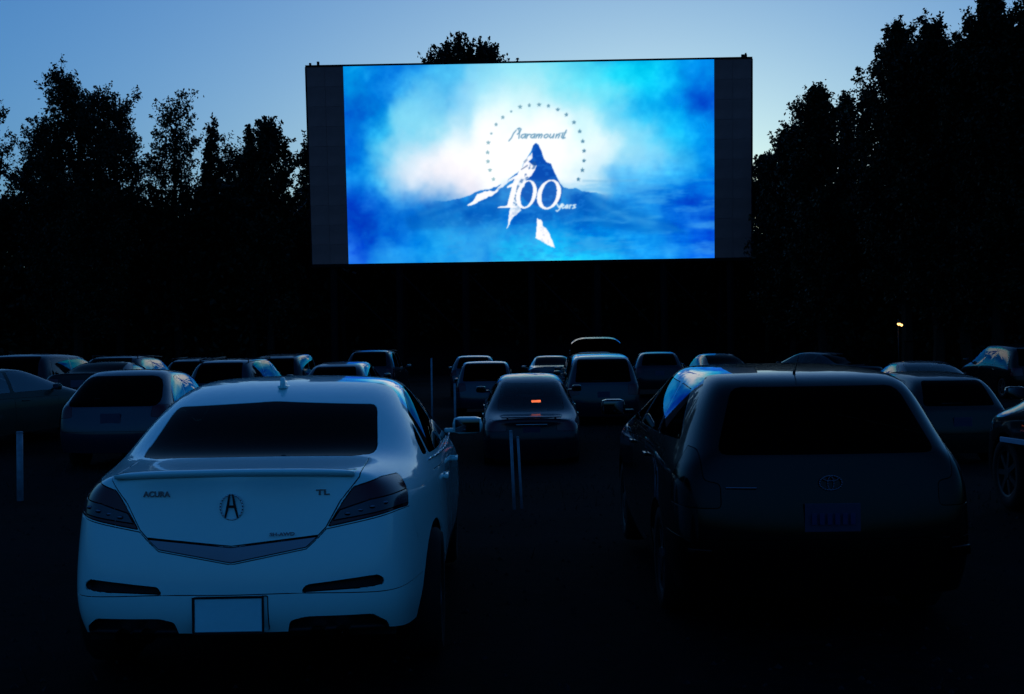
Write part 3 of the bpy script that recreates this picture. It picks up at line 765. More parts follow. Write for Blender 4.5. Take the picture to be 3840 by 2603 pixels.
# ---- body shapes (rear at x = 0, front towards +x, ground at z = 0) -------------------------------------------
def sedan_cols(L=4.9, W=.91, H=1.44, deck=1.04, hood=.96, zb=.97, xrb=.72, xrt=1.55, xwt=2.9, xwb=3.72, yr=.60, sill=.22):
    a = [(.13, .80*W/.91, sill+.03), (.07, .845*W/.91, .44), (.06, .83*W/.91, .64), (.13, .80*W/.91, deck-.14),
         (.19, .745*W/.91, deck-.035), (.10, .58*W/.91, deck), (.055, .32*W/.91, deck+.012), (.04, 0, deck+.016)]
    z = lambda b: (sill, .42, .66, b)
    c1 = row((.42, .42), W*.985, z(deck-.13), (.45, W*.875, deck-.02), (.42, .62*W/.91, deck+.012), (.40, .36, deck+.022), (.39, 0, deck+.027))
    c2 = row((.85, .85), W*1.0, z(zb-.08), (.86, W*.94, zb+.035), (xrb+.16, .66*W/.91, deck+.03), (xrb+.05, .40, deck+.035), (xrb, 0, deck+.04))
    c2b = row((1.12, 1.12), W, z(zb-.10), (1.2, W*.955, zb+.01), (.5*(xrb+xrt)+.12, yr+.035, .5*(deck+H-.05)+.03), (.5*(xrb+xrt)+.05, .42, .5*(deck+H)+.03), (.5*(xrb+xrt), 0, .5*(deck+H)+.04))
    c3 = row((1.5, 1.5), W, z(zb-.11), (1.55, W*.96, zb-.005), (xrt+.10, yr, H-.085), (xrt+.04, yr-.18, H-.045), (xrt, 0, H-.03))
    c4 = row((2.0, 2.0), W, z(zb-.115), (2.0, W*.965, zb-.015), (2.05, yr+.01, H-.045), (2.05, yr-.16, H-.008), (2.05, 0, H+.008))
    c5 = row((2.6, 2.6), W, z(zb-.12), (2.6, W*.965, zb-.025), (2.6, yr, H-.055), (2.6, yr-.17, H-.012), (2.6, 0, H))
    c6 = row((3.2, 3.2), W, z(zb-.125), (3.25, W*.955, zb-.035), (xwt+.08, yr-.015, H-.095), (xwt+.03, yr-.18, H-.06), (xwt, 0, H-.045))
    c7 = row((3.75, 3.75), W*.995, z(zb-.14), (3.85, W*.92, zb-.045), (xwb+.06, .67*W/.91, hood-.005), (xwb-.02, .42, hood+.02), (xwb-.06, 0, hood+.03))
    c8 = row((L-.55, L-.55), W*.97, (sill, .42, .62, .74), (L-.55, W*.86, .80), (L-.55, .6, .84), (L-.55, .35, .865), (L-.55, 0, .875))
    c9 = [(L-.2, .76*W/.91, sill), (L-.15, .79*W/.91, .40), (L-.16, .78*W/.91, .56), (L-.2, .74*W/.91, .66), (L-.24, .68*W/.91, .72), (L-.14, .52, .745), (L-.09, .3, .75), (L-.07, 0, .755)]
    rear = [[(.06, .64, sill+.02), (.02, .34, sill+.01), (.01, 0, sill+.01)],
            [(.005, .64, .44), (-.03, .34, .44), (-.04, 0, .44)],
            [(.02, .63, .64), (-.005, .34, .64), (-.015, 0, .64)],
            [(.085, .60, deck-.12), (.055, .33, deck-.12), (.045, 0, deck-.12)]]
    front = [[(L-.08, .6, sill), (L-.03, .3, sill), (L-.02, 0, sill)], [(L-.04, .6, .4), (L+.02, .3, .4), (L+.03, 0, .4)],
             [(L-.06, .6, .56), (L, .3, .56), (L+.01, 0, .56)], [(L-.10, .58, .67), (L-.04, .3, .68), (L-.03, 0, .69)]]
    return [a, c1, c2, c2b, c3, c4, c5, c6, c7, c8, c9], rear, front

def hatch_cols(L=4.5, W=.89, H=1.58, zb=1.0, hood=1.0, xtop=.55, yr=.64, xwt=2.75, xwb=3.55, sill=.24, nose=.78, slope=0.0, zroofr=None):
    """two-box body: hatchback, estate, minivan, SUV; slope = how far the rear glass leans"""
    zr = zroofr or H - .05
    a = [(.12, .78*W/.89, sill+.03), (.05, .83*W/.89, .46), (.05, .82*W/.89, .66), (.10, .82*W/.89, zb-.13),
         (.15, .80*W/.89, zb), (.10, .60*W/.89, zb+.01), (.07, .34, zb+.01), (.06, 0, zb+.01)]
    z = lambda b: (sill, .44, .68, b)
    c1 = row((.40, .40), W*.985, z(zb-.11), (.36, W*.945, zb+.01), (xtop*.62+.10, yr+.055, zb+.32), (xtop*.62+.02, yr-.15, zb+.33), (xtop*.62-.02, 0, zb+.33))
    c2 = row((.85, .85), W, z(zb-.12), (.85, W*.965, zb-.0), (xtop+.12, yr, zr-.03), (xtop+.04, yr-.16, zr+.01), (xtop, 0, zr+.02))
    c3 = row((1.4, 1.4), W, z(zb-.125), (1.4, W*.97, zb-.01), (1.35, yr+.01, H-.05), (1.3, yr-.15, H-.01), (1.3, 0, H+.005))
    c5 = row((2.2, 2.2), W, z(zb-.13), (2.2, W*.97, zb-.025), (2.2, yr, H-.055), (2.2, yr-.16, H-.012), (2.2, 0, H))
    c6 = row((3.0, 3.0), W, z(zb-.135), (3.05, W*.96, zb-.035), (xwt+.06, yr-.02, H-.10), (xwt+.02, yr-.17, H-.06), (xwt, 0, H-.045))
    c7 = row((3.6, 3.6), W*.995, z(zb-.14), (xwb+.12, W*.93, zb-.05), (xwb+.04, .68*W/.89, hood-.01), (xwb-.04, .42, hood+.015), (xwb-.08, 0, hood+.025))
    c8 = row((L-.5, L-.5), W*.97, (sill, .42, .62, nose-.0), (L-.5, W*.86, nose+.06), (L-.5, .6, nose+.10), (L-.5, .35, nose+.12), (L-.5, 0, nose+.125))
    c9 = [(L-.2, .76*W/.89, sill), (L-.15, .79*W/.89, .42), (L-.16, .78*W/.89, .58), (L-.2, .74*W/.89, nose-.08), (L-.24, .68*W/.89, nose-.03), (L-.14, .52, nose-.01), (L-.09, .3, nose), (L-.07, 0, nose)]
    rear = [[(.06, .62, sill+.02), (.03, .34, sill+.01), (.02, 0, sill+.01)],
            [(.0, .63, .46), (-.03, .34, .46), (-.04, 0, .46)],
            [(.01, .63, .66), (-.01, .34, .66), (-.02, 0, .66)],
            [(.06, .62, zb-.12), (.04, .34, zb-.12), (.03, 0, zb-.12)]]
    front = [[(L-.08, .6, sill), (L-.03, .3, sill), (L-.02, 0, sill)], [(L-.04, .6, .42), (L+.02, .3, .42), (L+.03, 0, .42)],
             [(L-.06, .6, .58), (L, .3, .58), (L+.01, 0, .58)], [(L-.10, .58, nose-.08), (L-.04, .3, nose-.07), (L-.03, 0, nose-.06)]]
    return [a, c1, c2, c3, c5, c6, c7, c8, c9], rear, front

WHEELS = {}
def wheel_meshes(r, wd):
    key = (r, wd)
    if key not in WHEELS:
        t = MB()
        seg = 28
        prof = [(r*.64, -wd/2+.01), (r*.9, -wd/2), (r*.98, -wd*.38), (r, 0), (r*.98, wd*.38), (r*.9, wd/2), (r*.64, wd/2-.01)]
        ring = [[t.bm.verts.new((p[0]*math.cos(2*math.pi*k/seg), p[1], p[0]*math.sin(2*math.pi*k/seg))) for p in prof] for k in range(seg)]
        for k in range(seg):
            for j in range(len(prof)):
                a, b = ring[k], ring[(k+1) % seg]; j2 = (j+1) % len(prof)
                t.bm.faces.new((a[j], b[j], b[j2], a[j2]))
        tyre = t.mesh('tyre', True); tyre.materials.append(M['rubber'])
        m = MB()
        m.tube((0, wd*.30, 0), (0, wd*.44, 0), .075, .06, 14)
        for k in range(7):
            an = 2*math.pi*k/7
            m.box((math.cos(an)*r*.34, wd*.36, math.sin(an)*r*.34), (r*.58, .022, .05), Matrix.Rotation(-an, 3, 'Y'))
        seg2 = 28; pr = [(r*.60, wd*.42), (r*.655, wd*.46), (r*.655, -wd*.4), (r*.60, -wd*.4)]
        rg = [[m.bm.verts.new((p[0]*math.cos(2*math.pi*k/seg2), p[1], p[0]*math.sin(2*math.pi*k/seg2))) for p in pr] for k in range(seg2)]
        for k in range(seg2):
            for j in range(4):
                m.bm.faces.new((rg[k][j], rg[(k+1) % seg2][j], rg[(k+1) % seg2][(j+1) % 4], rg[k][(j+1) % 4]))
        m.tube((0, -wd*.1, 0), (0, -wd*.05, 0), r*.6, n=20)
        rim = m.mesh('rim'); rim.materials.append(M['rim'])
        WHEELS[key] = (tyre, rim)
    return WHEELS[key]

def obj_mat(o, m):
    o.data.materials.clear() if o.data.users == 1 else None
    if not o.data.materials: o.data.materials.append(m)
    else: o.data.materials[0] = m

TYPES = {}
def build_type(key, cols, rear, front, spec, level=2, bm=None):
    """returns a list of (name, mesh, role, transform) that make up one kind of car"""
    bm = bm or shell(cols, rear, front, level)
    bm.normal_update(); n0 = bm.verts.layers.float_vector.new('n0'); lay = bm.faces.layers.int.new('reg')
    for v in bm.verts: v[n0] = v.normal
    parts = []; rid = 0
    names = {}
    for ft in spec['cuts']:
        rid += 1
        nm, role, axes, poly, cond, lipgap = ft[:6]
        if role == 'reset':
            for f in bm.faces:
                if f[lay] == names[nm]: f[lay] = 0
            rid -= 1; continue
        over = ft[6] if len(ft) > 6 else (0,)
        over = tuple(o if isinstance(o, int) else names[o] for o in over)
        cut(bm, lay, rid, poly, axes, cond, over); names[nm] = rid
        names[nm + '#%d' % rid] = rid
        parts.append((rid, nm, role, lipgap))
    bm.normal_update(); bm.verts.index_update()
    out = []
    for rid, nm, role, lg in parts:
        if role in ('delete', 'zone'): continue
        sides = (1, -1) if lg[2] else (None,)
        for s in sides:
            me = region(bm, lay, rid, nm, lg[0], lg[1], s, lg[3] if len(lg) > 3 else 0)
            if me: out.append((nm, me, role, None, None))
    me = region(bm, lay, 0, 'body', .006, .002); out.insert(0, ('body', me, 'paint', None, None))
    bm.free()
    return out

# conditions for cutting: which faces an outline may touch
c_rear = lambda c, n: n.x < -.12 and c.x < 2.0
c_rearlow = lambda c, n: n.x < .05 and c.x < .75
c_front = lambda c, n: n.x > .12 and c.x > 2.0
c_side = lambda c, n: abs(n.y) > .3
c_low = lambda c, n: abs(c.y) > .45
XZ, YZ = (0, 2), (1, 2)

def circle(cx, cz, r, n=20): return [(cx + r*math.cos(2*math.pi*k/n), cz + r*math.sin(2*math.pi*k/n)) for k in range(n)]
def mirror(p): return [(-a, b) for a, b in reversed(p)]

def interior(out, L, belt, roof, front_x):
    """two front seats with head rests, a rear bench, dashboard, steering wheel"""
    for s in (1, -1):
        m = MB(); x = front_x
        m.box((x, s*.38, .48), (.5, .5, .16), bev=.05).box((x-.28, s*.38, .78), (.13, .48, .58), Matrix.Rotation(R(-12), 3, 'Y'), bev=.05)
        m.box((x-.37, s*.38, min(roof-.24, 1.16)), (.09, .26, .17), bev=.035).tube((x-.35, s*.33, .98), (x-.36, s*.33, 1.12), .008).tube((x-.35, s*.43, .98), (x-.36, s*.43, 1.12), .008)
        me = m.mesh('seat', True); out.append(('seat', me, 'seat', None, None))
    m = MB(); x = front_x - .95
    m.box((x, 0, .45), (.5, 1.25, .16), bev=.05).box((x-.28, 0, .72), (.14, 1.25, .50), Matrix.Rotation(R(-14), 3, 'Y'), bev=.05)
    for s in (1, -1): m.box((x-.36, s*.42, min(1.0, belt+.05)), (.09, .24, .14), bev=.03)
    out.append(('rear_seat', m.mesh('rear_seat', True), 'seat', None, None))
    m = MB(); m.box((front_x+.85, 0, belt-.14), (.4, 1.35, .22), bev=.06)
    out.append(('dashboard', m.mesh('dashboard', True), 'trim', None, None))
    m = MB(); c = Vector((front_x+.55, .38, .92))
    for k in range(16):
        a0, a1 = 2*math.pi*k/16, 2*math.pi*(k+1)/16
        f = lambda a: c + Vector((.06*math.sin(a), .18*math.cos(a), .17*math.sin(a)))
        m.tube(f(a0), f(a1), .013, n=6, cap=False)
    out.append(('steering_wheel', m.mesh('steering_wheel'), 'trim', None, None))

def chassis(out, L, W, sill=.24):
    m = MB(); m.box((L/2, 0, sill+.03), (L-.5, W*1.55, .06)); m.box((L/2, 0, sill+.10), (1.6, W*1.7, .1))
    out.append(('floor_pan', m.mesh('floor_pan'), 'under', None, None))

def wheels(out, xr, xf, r, track, wd=.21):
    ty, ri = wheel_meshes(r, wd)
    for x in (xr, xf):
        for s in (1, -1):
            out.append(('wheel', (ty, ri), 'wheel', (x, s*track, r), 0 if s > 0 else math.pi))

def mirrors(out, x, y, z, size=(.11, .20, .13)):
    for s in (1, -1):
        m = MB(); m.box((x, s*(y+.13), z), size, bev=min(size)*.44)
        for v in m.bm.verts:
            if v.co.x > x: v.co.y += (s*(y+.10) - v.co.y) * .3; v.co.z += (z - v.co.z) * .3
        m.box((x+.01, s*(y+.01), z-.035), (.05, .10, .03), bev=.01)
        out.append(('side_mirror', m.mesh('side_mirror', True), 'paint', None, None))
        g = MB(); g.box((x-size[0]/2-.001, s*(y+.13), z), (.006, size[1]*.80, size[2]*.74), bev=.0025)
        out.append(('mirror_glass', g.mesh('mirror_glass', True), 'mglass', None, None))

def letters(txt, size, width=None, shear=0, thick=.004, bold=0, name='lettering'):
    """lettering as a flat solid in the y-z plane facing -x, centred on the origin"""
    c = bpy.data.curves.new(name, 'FONT'); c.body = txt; c.size = size; c.extrude = thick/2; c.align_x = 'CENTER'; c.align_y = 'CENTER'; c.shear = shear; c.offset = bold
    c.resolution_u = 3
    o = bpy.data.objects.new('t', c); COL.objects.link(o); dg = bpy.context.evaluated_depsgraph_get(); dg.update()
    me = bpy.data.meshes.new_from_object(o.evaluated_get(dg)); bpy.data.objects.remove(o); bpy.data.curves.remove(c)
    me.name = name
    sx = 1.0
    if width:
        xs = [v.co.x for v in me.vertices]; sx = width / (max(xs) - min(xs))
    for v in me.vertices:
        x, y, z = v.co; v.co = (-z, -x*sx, y)
    me.materials.clear()
    return me
def std_cuts(kind, L, H, W, zb, deck=None, hood=.96, rt=.52, rb=.62, rz0=None, rz1=None, tail=None, side=None, xr=.95, xf=3.75, wr=.36, head=None, bump=.58, arch=True, wz1=None, rr=.06):
    c = []
    rz0 = rz0 or (deck + .075 if kind == 'sedan' else zb + .06); rz1 = rz1 or H - .085
    c.append(('rear_window', 'privacy', YZ, rounded([(-rb, rz0), (rb, rz0), (rt, rz1), (-rt, rz1)], rr), lambda q, n: n.x < -.12 and q.x < 1.9 and q.z > zb - .02 and abs(n.y) < .75, (.008, .004, False)))
    c.append(('windshield', 'glass', YZ, rounded([(-.66, hood + .06), (.66, hood + .06), (.54, (wz1 or H - .12)), (-.54, (wz1 or H - .12))], .06), lambda q, n: n.x > .12 and q.x > 2.2 and q.z > hood, (.008, .004, False)))
    for p in side: c.append(('side_window', 'glass', XZ, rounded(p, .04), c_side, (.008, .004, True)))
    for x in (xr, xf):
        c.append(('arch', 'delete', XZ, circle(x, wr - .01, wr + .045), c_low, (0, 0, False)))
    tail = tail or [(.44, .74), (.44, .89), (1.1, .93), (1.1, .72)]
    for p in (tail, mirror(tail)): c.append(('tail_light', 'tail', YZ, rounded(p, .03), lambda q, n: q.x < .36 and n.x < .2, (.006, .003, False)))
    head = head or [(.42, .58), (.42, .70), (1.1, .76), (1.1, .60)]
    for p in (head, mirror(head)): c.append(('headlight', 'head', YZ, rounded(p, .03), lambda q, n: q.x > L - .5 and n.x > -.2, (.006, .003, False)))
    c.append(('rear_bumper', 'paint', YZ, [(-1.2, -.2), (1.2, -.2), (1.2, bump), (-1.2, bump)], lambda q, n: q.x < xr - wr - .05, (.006, .003, False)))
    c.append(('grille', 'trim', YZ, rounded([(-.4, .52), (.4, .52), (.46, .66), (-.46, .66)], .03), lambda q, n: q.x > L - .3, (.01, .004, False)))
    xm = (xr + xf) / 2 + .0
    b = zb - .05
    c.append(('rear_door', 'paint', XZ, rounded([(xr + wr + .10, .30), (xm + .0, .30), (xm + .02, b - .02), (xr + .12, b + .01), (xr + .30, .62)], .04), c_side, (.006, .003, True)))
    c.append(('front_door', 'paint', XZ, rounded([(xm + .012, .30), (xf - wr - .12, .30), (xf - wr - .02, b - .06), (xm + .032, b - .02)], .04), c_side, (.006, .003, True)))
    return {'cuts': c}

def rear_x(bm_or_parts, y, z):
    """x of the rear surface at (y, z)"""
    o, d = Vector((-2, y, z)), Vector((1, 0, 0)); best = None
    for nm, me, role, *_ in bm_or_parts:
        if isinstance(me, tuple) or role in ('seat', 'trim', 'under'): continue
        for p in me.polygons:
            vs = [me.vertices[i].co for i in p.vertices]
            ys = [v.y for v in vs]; zs = [v.z for v in vs]
            if min(ys) <= y <= max(ys) and min(zs) <= z <= max(zs):
                x = sum(v.x for v in vs) / len(vs)
                if best is None or x < best: best = x
    return best if best is not None else 0

def dress(out, L, W, H, zb, xr, xf, r, plate_z=.62, fx=2.35, mirror_x=3.3, mirror_z=1.02, handle=True, roof=None):
    chassis(out, L, W); wheels(out, xr, xf, r, W - .125); mirrors(out, mirror_x, W * .93, mirror_z)
    interior(out, L, zb, roof or H, fx)
    x = rear_x(out, 0, plate_z) - .012
    m = MB(); m.box((x, 0, plate_z), (.008, .305, .155), bev=.002); out.append(('license_plate', m.mesh('license_plate'), 'plate2', None, None))
    if handle:
        for s in (1, -1):
            for hx in (xr + .62, (xr + xf) / 2 + .28):
                m = MB(); m.box((hx, s * (W * .985 + .012), zb - .13), (.17, .022, .022), bev=.008).box((hx - .07, s * (W * .98), zb - .13), (.02, .03, .018)).box((hx + .07, s * (W * .98), zb - .13), (.02, .03, .018))
                out.append(('door_handle', m.mesh('door_handle', True), 'paint', None, None))

ROLE = {'mglass': 'mirrorglass', 'paint': None, 'glass': 'glass', 'privacy': 'privacy', 'clear': 'clear', 'trim': 'trim', 'seat': 'seat', 'tail': 'taillens', 'head': 'headlens', 'chrome': 'chrome',
        'plate': 'plate', 'plate2': 'plate2', 'ink': 'plateink', 'under': 'underbody', 'dchrome': 'darkchrome', 'clearlens': 'clearlens', 'rim': 'rim', 'rubber': 'rubber'}
SUB = {'mirror_glass': 'side_mirror', 'plate_character': 'license_plate'}

def make_protos(key, parts):
    """fix materials once per mesh; paint slots are switched per object"""
    for nm, me, role, a, b in parts:
        if role == 'wheel' or isinstance(me, tuple): continue
        me.materials.clear(); me.materials.append(M[ROLE[role]] if ROLE.get(role) else M['white'])
    TYPES[key] = parts

def spawn(key, label, cat, x, y, yaw=0, color='dark', axles=(.95, 3.75), scale=1.0, roles=None, name=None, dz=0, dpitch=0, rims=None):
    """x, y: where the middle of the rear bumper stands; yaw (degrees): nose turned to the right of straight ahead"""
    h = R(90 - yaw); d = Vector((math.cos(h), math.sin(h), 0))
    pr = Vector((x, y, 0)) + d * axles[0] * scale; pf = Vector((x, y, 0)) + d * axles[1] * scale
    zr, zf = gz(pr.x, pr.y), gz(pf.x, pf.y)
    base = (axles[1] - axles[0]) * scale; pit = math.atan2(zf - zr, base) + R(dpitch)
    root = empty(name or key, (x, y, zr - axles[0] * scale * math.sin(pit) + dz), label, cat, 'cars parked facing the screen')
    root.rotation_euler = (0, -pit, h); root.scale = (scale,) * 3
    made = []
    byname = {}
    for nm, me, role, loc, rot in TYPES[key]:
        if role == 'wheel':
            o = bpy.data.objects.new('wheel', None); COL.objects.link(o); o.empty_display_size = .2
            o.parent = root; o.location = loc; o.rotation_euler = (0, 0, rot)
            for k, mm in zip(('tyre', 'rim'), me):
                c = bpy.data.objects.new(k, mm); COL.objects.link(c); c.parent = o
                if k == 'rim' and color in ('black', 'dark', 'olive'): c.material_slots[0].link = 'OBJECT'; c.material_slots[0].material = M['darkrim']
            continue
        o = bpy.data.objects.new(nm, me); COL.objects.link(o); o.parent = root
        if nm in SUB and SUB[nm] in byname: o.parent = byname[SUB[nm]]
        elif nm in ('lens_upper', 'lens_lower', 'lamp_reflector') and 'tail_light' in byname: o.parent = byname['tail_light']
        byname[nm] = o
        rr = (roles or {}).get(nm)
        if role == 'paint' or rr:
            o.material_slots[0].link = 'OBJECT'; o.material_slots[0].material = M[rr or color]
        made.append(o)
    return root

# ---- ordinary saloon -----------------------------------------------------------------------------------------
def sedan_type(key='sedan', deck=1.0, zb=.95):
    L, W, H = 4.75, .89, 1.44
    cols, rear, front = sedan_cols(L, W, H, deck, .95, zb)
    side = [[(2.40, .985), (3.66, .955), (3.02, 1.315), (2.75, 1.36), (2.42, 1.372)], [(1.45, 1.0), (2.33, .985), (2.35, 1.372), (1.98, 1.365), (1.72, 1.32), (1.44, 1.12)],
            [(1.18, 1.015), (1.39, 1.005), (1.39, 1.13)]]
    sp = std_cuts('sedan', L, H, W, zb, deck, hood=.95, side=side, rb=.61, rt=.53, rz0=deck + .055, rz1=H - .065)
    out = build_type('sedan', cols, rear, front, sp, 2)
    dress(out, L, W, H, zb, .95, 3.72, .32, plate_z=.78)
    make_protos(key, out)
sedan_type()
sedan_type('sedan_low', .93, .93)
def hatch_type(key, L, W, H, zb, hood, xtop, xwt, xwb, nose, yr=.64, plate_z=.78, tail=None, rb=.60, rt=.50, r=.33, xf=None, sidek=2, pill=.06, rz0=None, rz1=None, rack=False, level=2, back=.55, rrole='privacy', zroofr=None, rr=.06, mod=None):
    cols, rear, front = hatch_cols(L, W, H, zb, hood, xtop, yr, xwt, xwb, nose=nose, zroofr=zroofr)
    if mod: mod(cols, rear)
    zt = H - .095; zz = zb + .03; xb = (.92 + (xf or L - .9)) / 2 + .1
    xa = xwb + .0
    side = [[(xb + .04, zz - .01), (xa, zz - .03), (xwt + .12, H - .15), (xwt - .15, zt), (xb + .05, zt)],
            [(xb - .95, zz), (xb - .04, zz - .01), (xb - .02, zt), (xb - .82, zt - .01)],
            [(back, zz + .02), (xb - 1.02, zz), (xb - .90, zt - .01), (xtop + .42, zt - .03)]]
    xf = xf or L - .9
    sp = std_cuts('hatch', L, H, W, zb, hood=hood, side=side, rb=rb, rt=rt, xr=.92, xf=xf, wr=r, tail=tail or [(.60, .80), (.62, zb + .0), (1.1, zb + .02), (1.1, .76)], rz0=rz0, rz1=rz1, rr=rr,
                  head=[(.42, nose - .16), (.42, nose - .05), (1.1, nose - .0), (1.1, nose - .15)])
    out = build_type(key, cols, rear, front, sp, level)
    dress(out, L, W, H, zb, .92, xf, r, plate_z=plate_z, fx=xb - .05, mirror_x=xa - .22, mirror_z=zb + .07, roof=H)
    if rack:
        for s in (1, -1):
            m = MB(); m.tube((xtop + .25, s * (yr - .06), H - .015), (xwt - .1, s * (yr - .06), H - .015), .016).tube((xtop + .3, s * (yr - .06), H - .1), (xtop + .3, s * (yr - .06), H - .015), .014).tube((xwt - .15, s * (yr - .06), H - .1), (xwt - .15, s * (yr - .06), H - .015), .014)
            out.append(('roof_rail', m.mesh('roof_rail', True), 'trim', None, None))
    # wiper and high brake lamp
    m = MB(); x = rear_x(out, .1, zb + .12) - .02; m.box((x, .12, zb + .10), (.012, .36, .014), bev=.003); out.append(('rear_wiper', m.mesh('rear_wiper'), 'trim', None, None))
    make_protos(key, out); return out
hatch_type('hatchback', 4.35, .87, 1.52, .98, .98, .62, 2.72, 3.5, .78)
hatch_type('hatchback_oval', 4.45, .885, 1.56, .98, .98, .80, 2.72, 3.5, .78, rb=.74, rt=.60, rz1=1.44, rz0=.96, rr=.16)
hatch_type('suv', 4.6, .91, 1.72, 1.08, 1.08, .42, 2.70, 3.42, .90, r=.36, rack=True, yr=.68, rb=.62, rt=.54, plate_z=.86)
hatch_type('minivan', 4.95, .96, 1.74, 1.04, 1.0, .34, 3.05, 3.95, .80, yr=.74, rb=.70, rt=.62, plate_z=.80, r=.34)
# ---- the white saloon in front -------------------------------------------------------------------------------
def acura_shell(level):
    """mid-size luxury saloon: short deck, strongly drawn-in tail"""
    cols, rear, front = sedan_cols(L=4.96, W=.925, H=1.455, deck=1.06, hood=.98, zb=1.0, xrb=.66, xrt=1.50, xwt=2.95, xwb=3.8, yr=.655, sill=.27)
    def tp(p, k=0):
        t = float(np.interp(p[0], [0, .15, .45, .9, 1.4, 3.0, 3.6, 4.3, 4.9], [.88, .88, .895, .95, 1, 1, 1.03, 1.03, .99]))
        return (p[0], p[1] * t, p[2])
    cols = [[tp(p) for p in c] for c in cols]; rear = [[tp(p) for p in r_] for r_ in rear]
    for i in (1, 2, 3):                      # shoulders drawn in beside the deck and the C pillar
        x, y, z = cols[i][4]; cols[i][4] = (x, y * .965, z)
    rear[0] = [(p[0], p[1], .34) for p in rear[0]]; x, y, z = cols[0][0]; cols[0][0] = (x, y, .33)
    for i, dx in ((0, 0), (1, 0), (2, 0)):   # keel line down the middle of the lid and bumper
        x, y, z = rear[1 + i][2]; rear[1 + i][2] = (x - .014, y, z)
    return shell(cols, rear, front, level, .7)
ACURA_AT = (-1.285, 5.80, -1.0)

def curve_tube(m, pts, r, n=8, closed=False):
    P = [Vector(p) for p in pts]; N = len(P)
    for i in range(N if closed else N - 1): m.tube(P[i], P[(i + 1) % N], r, n=n, cap=True)
    return m

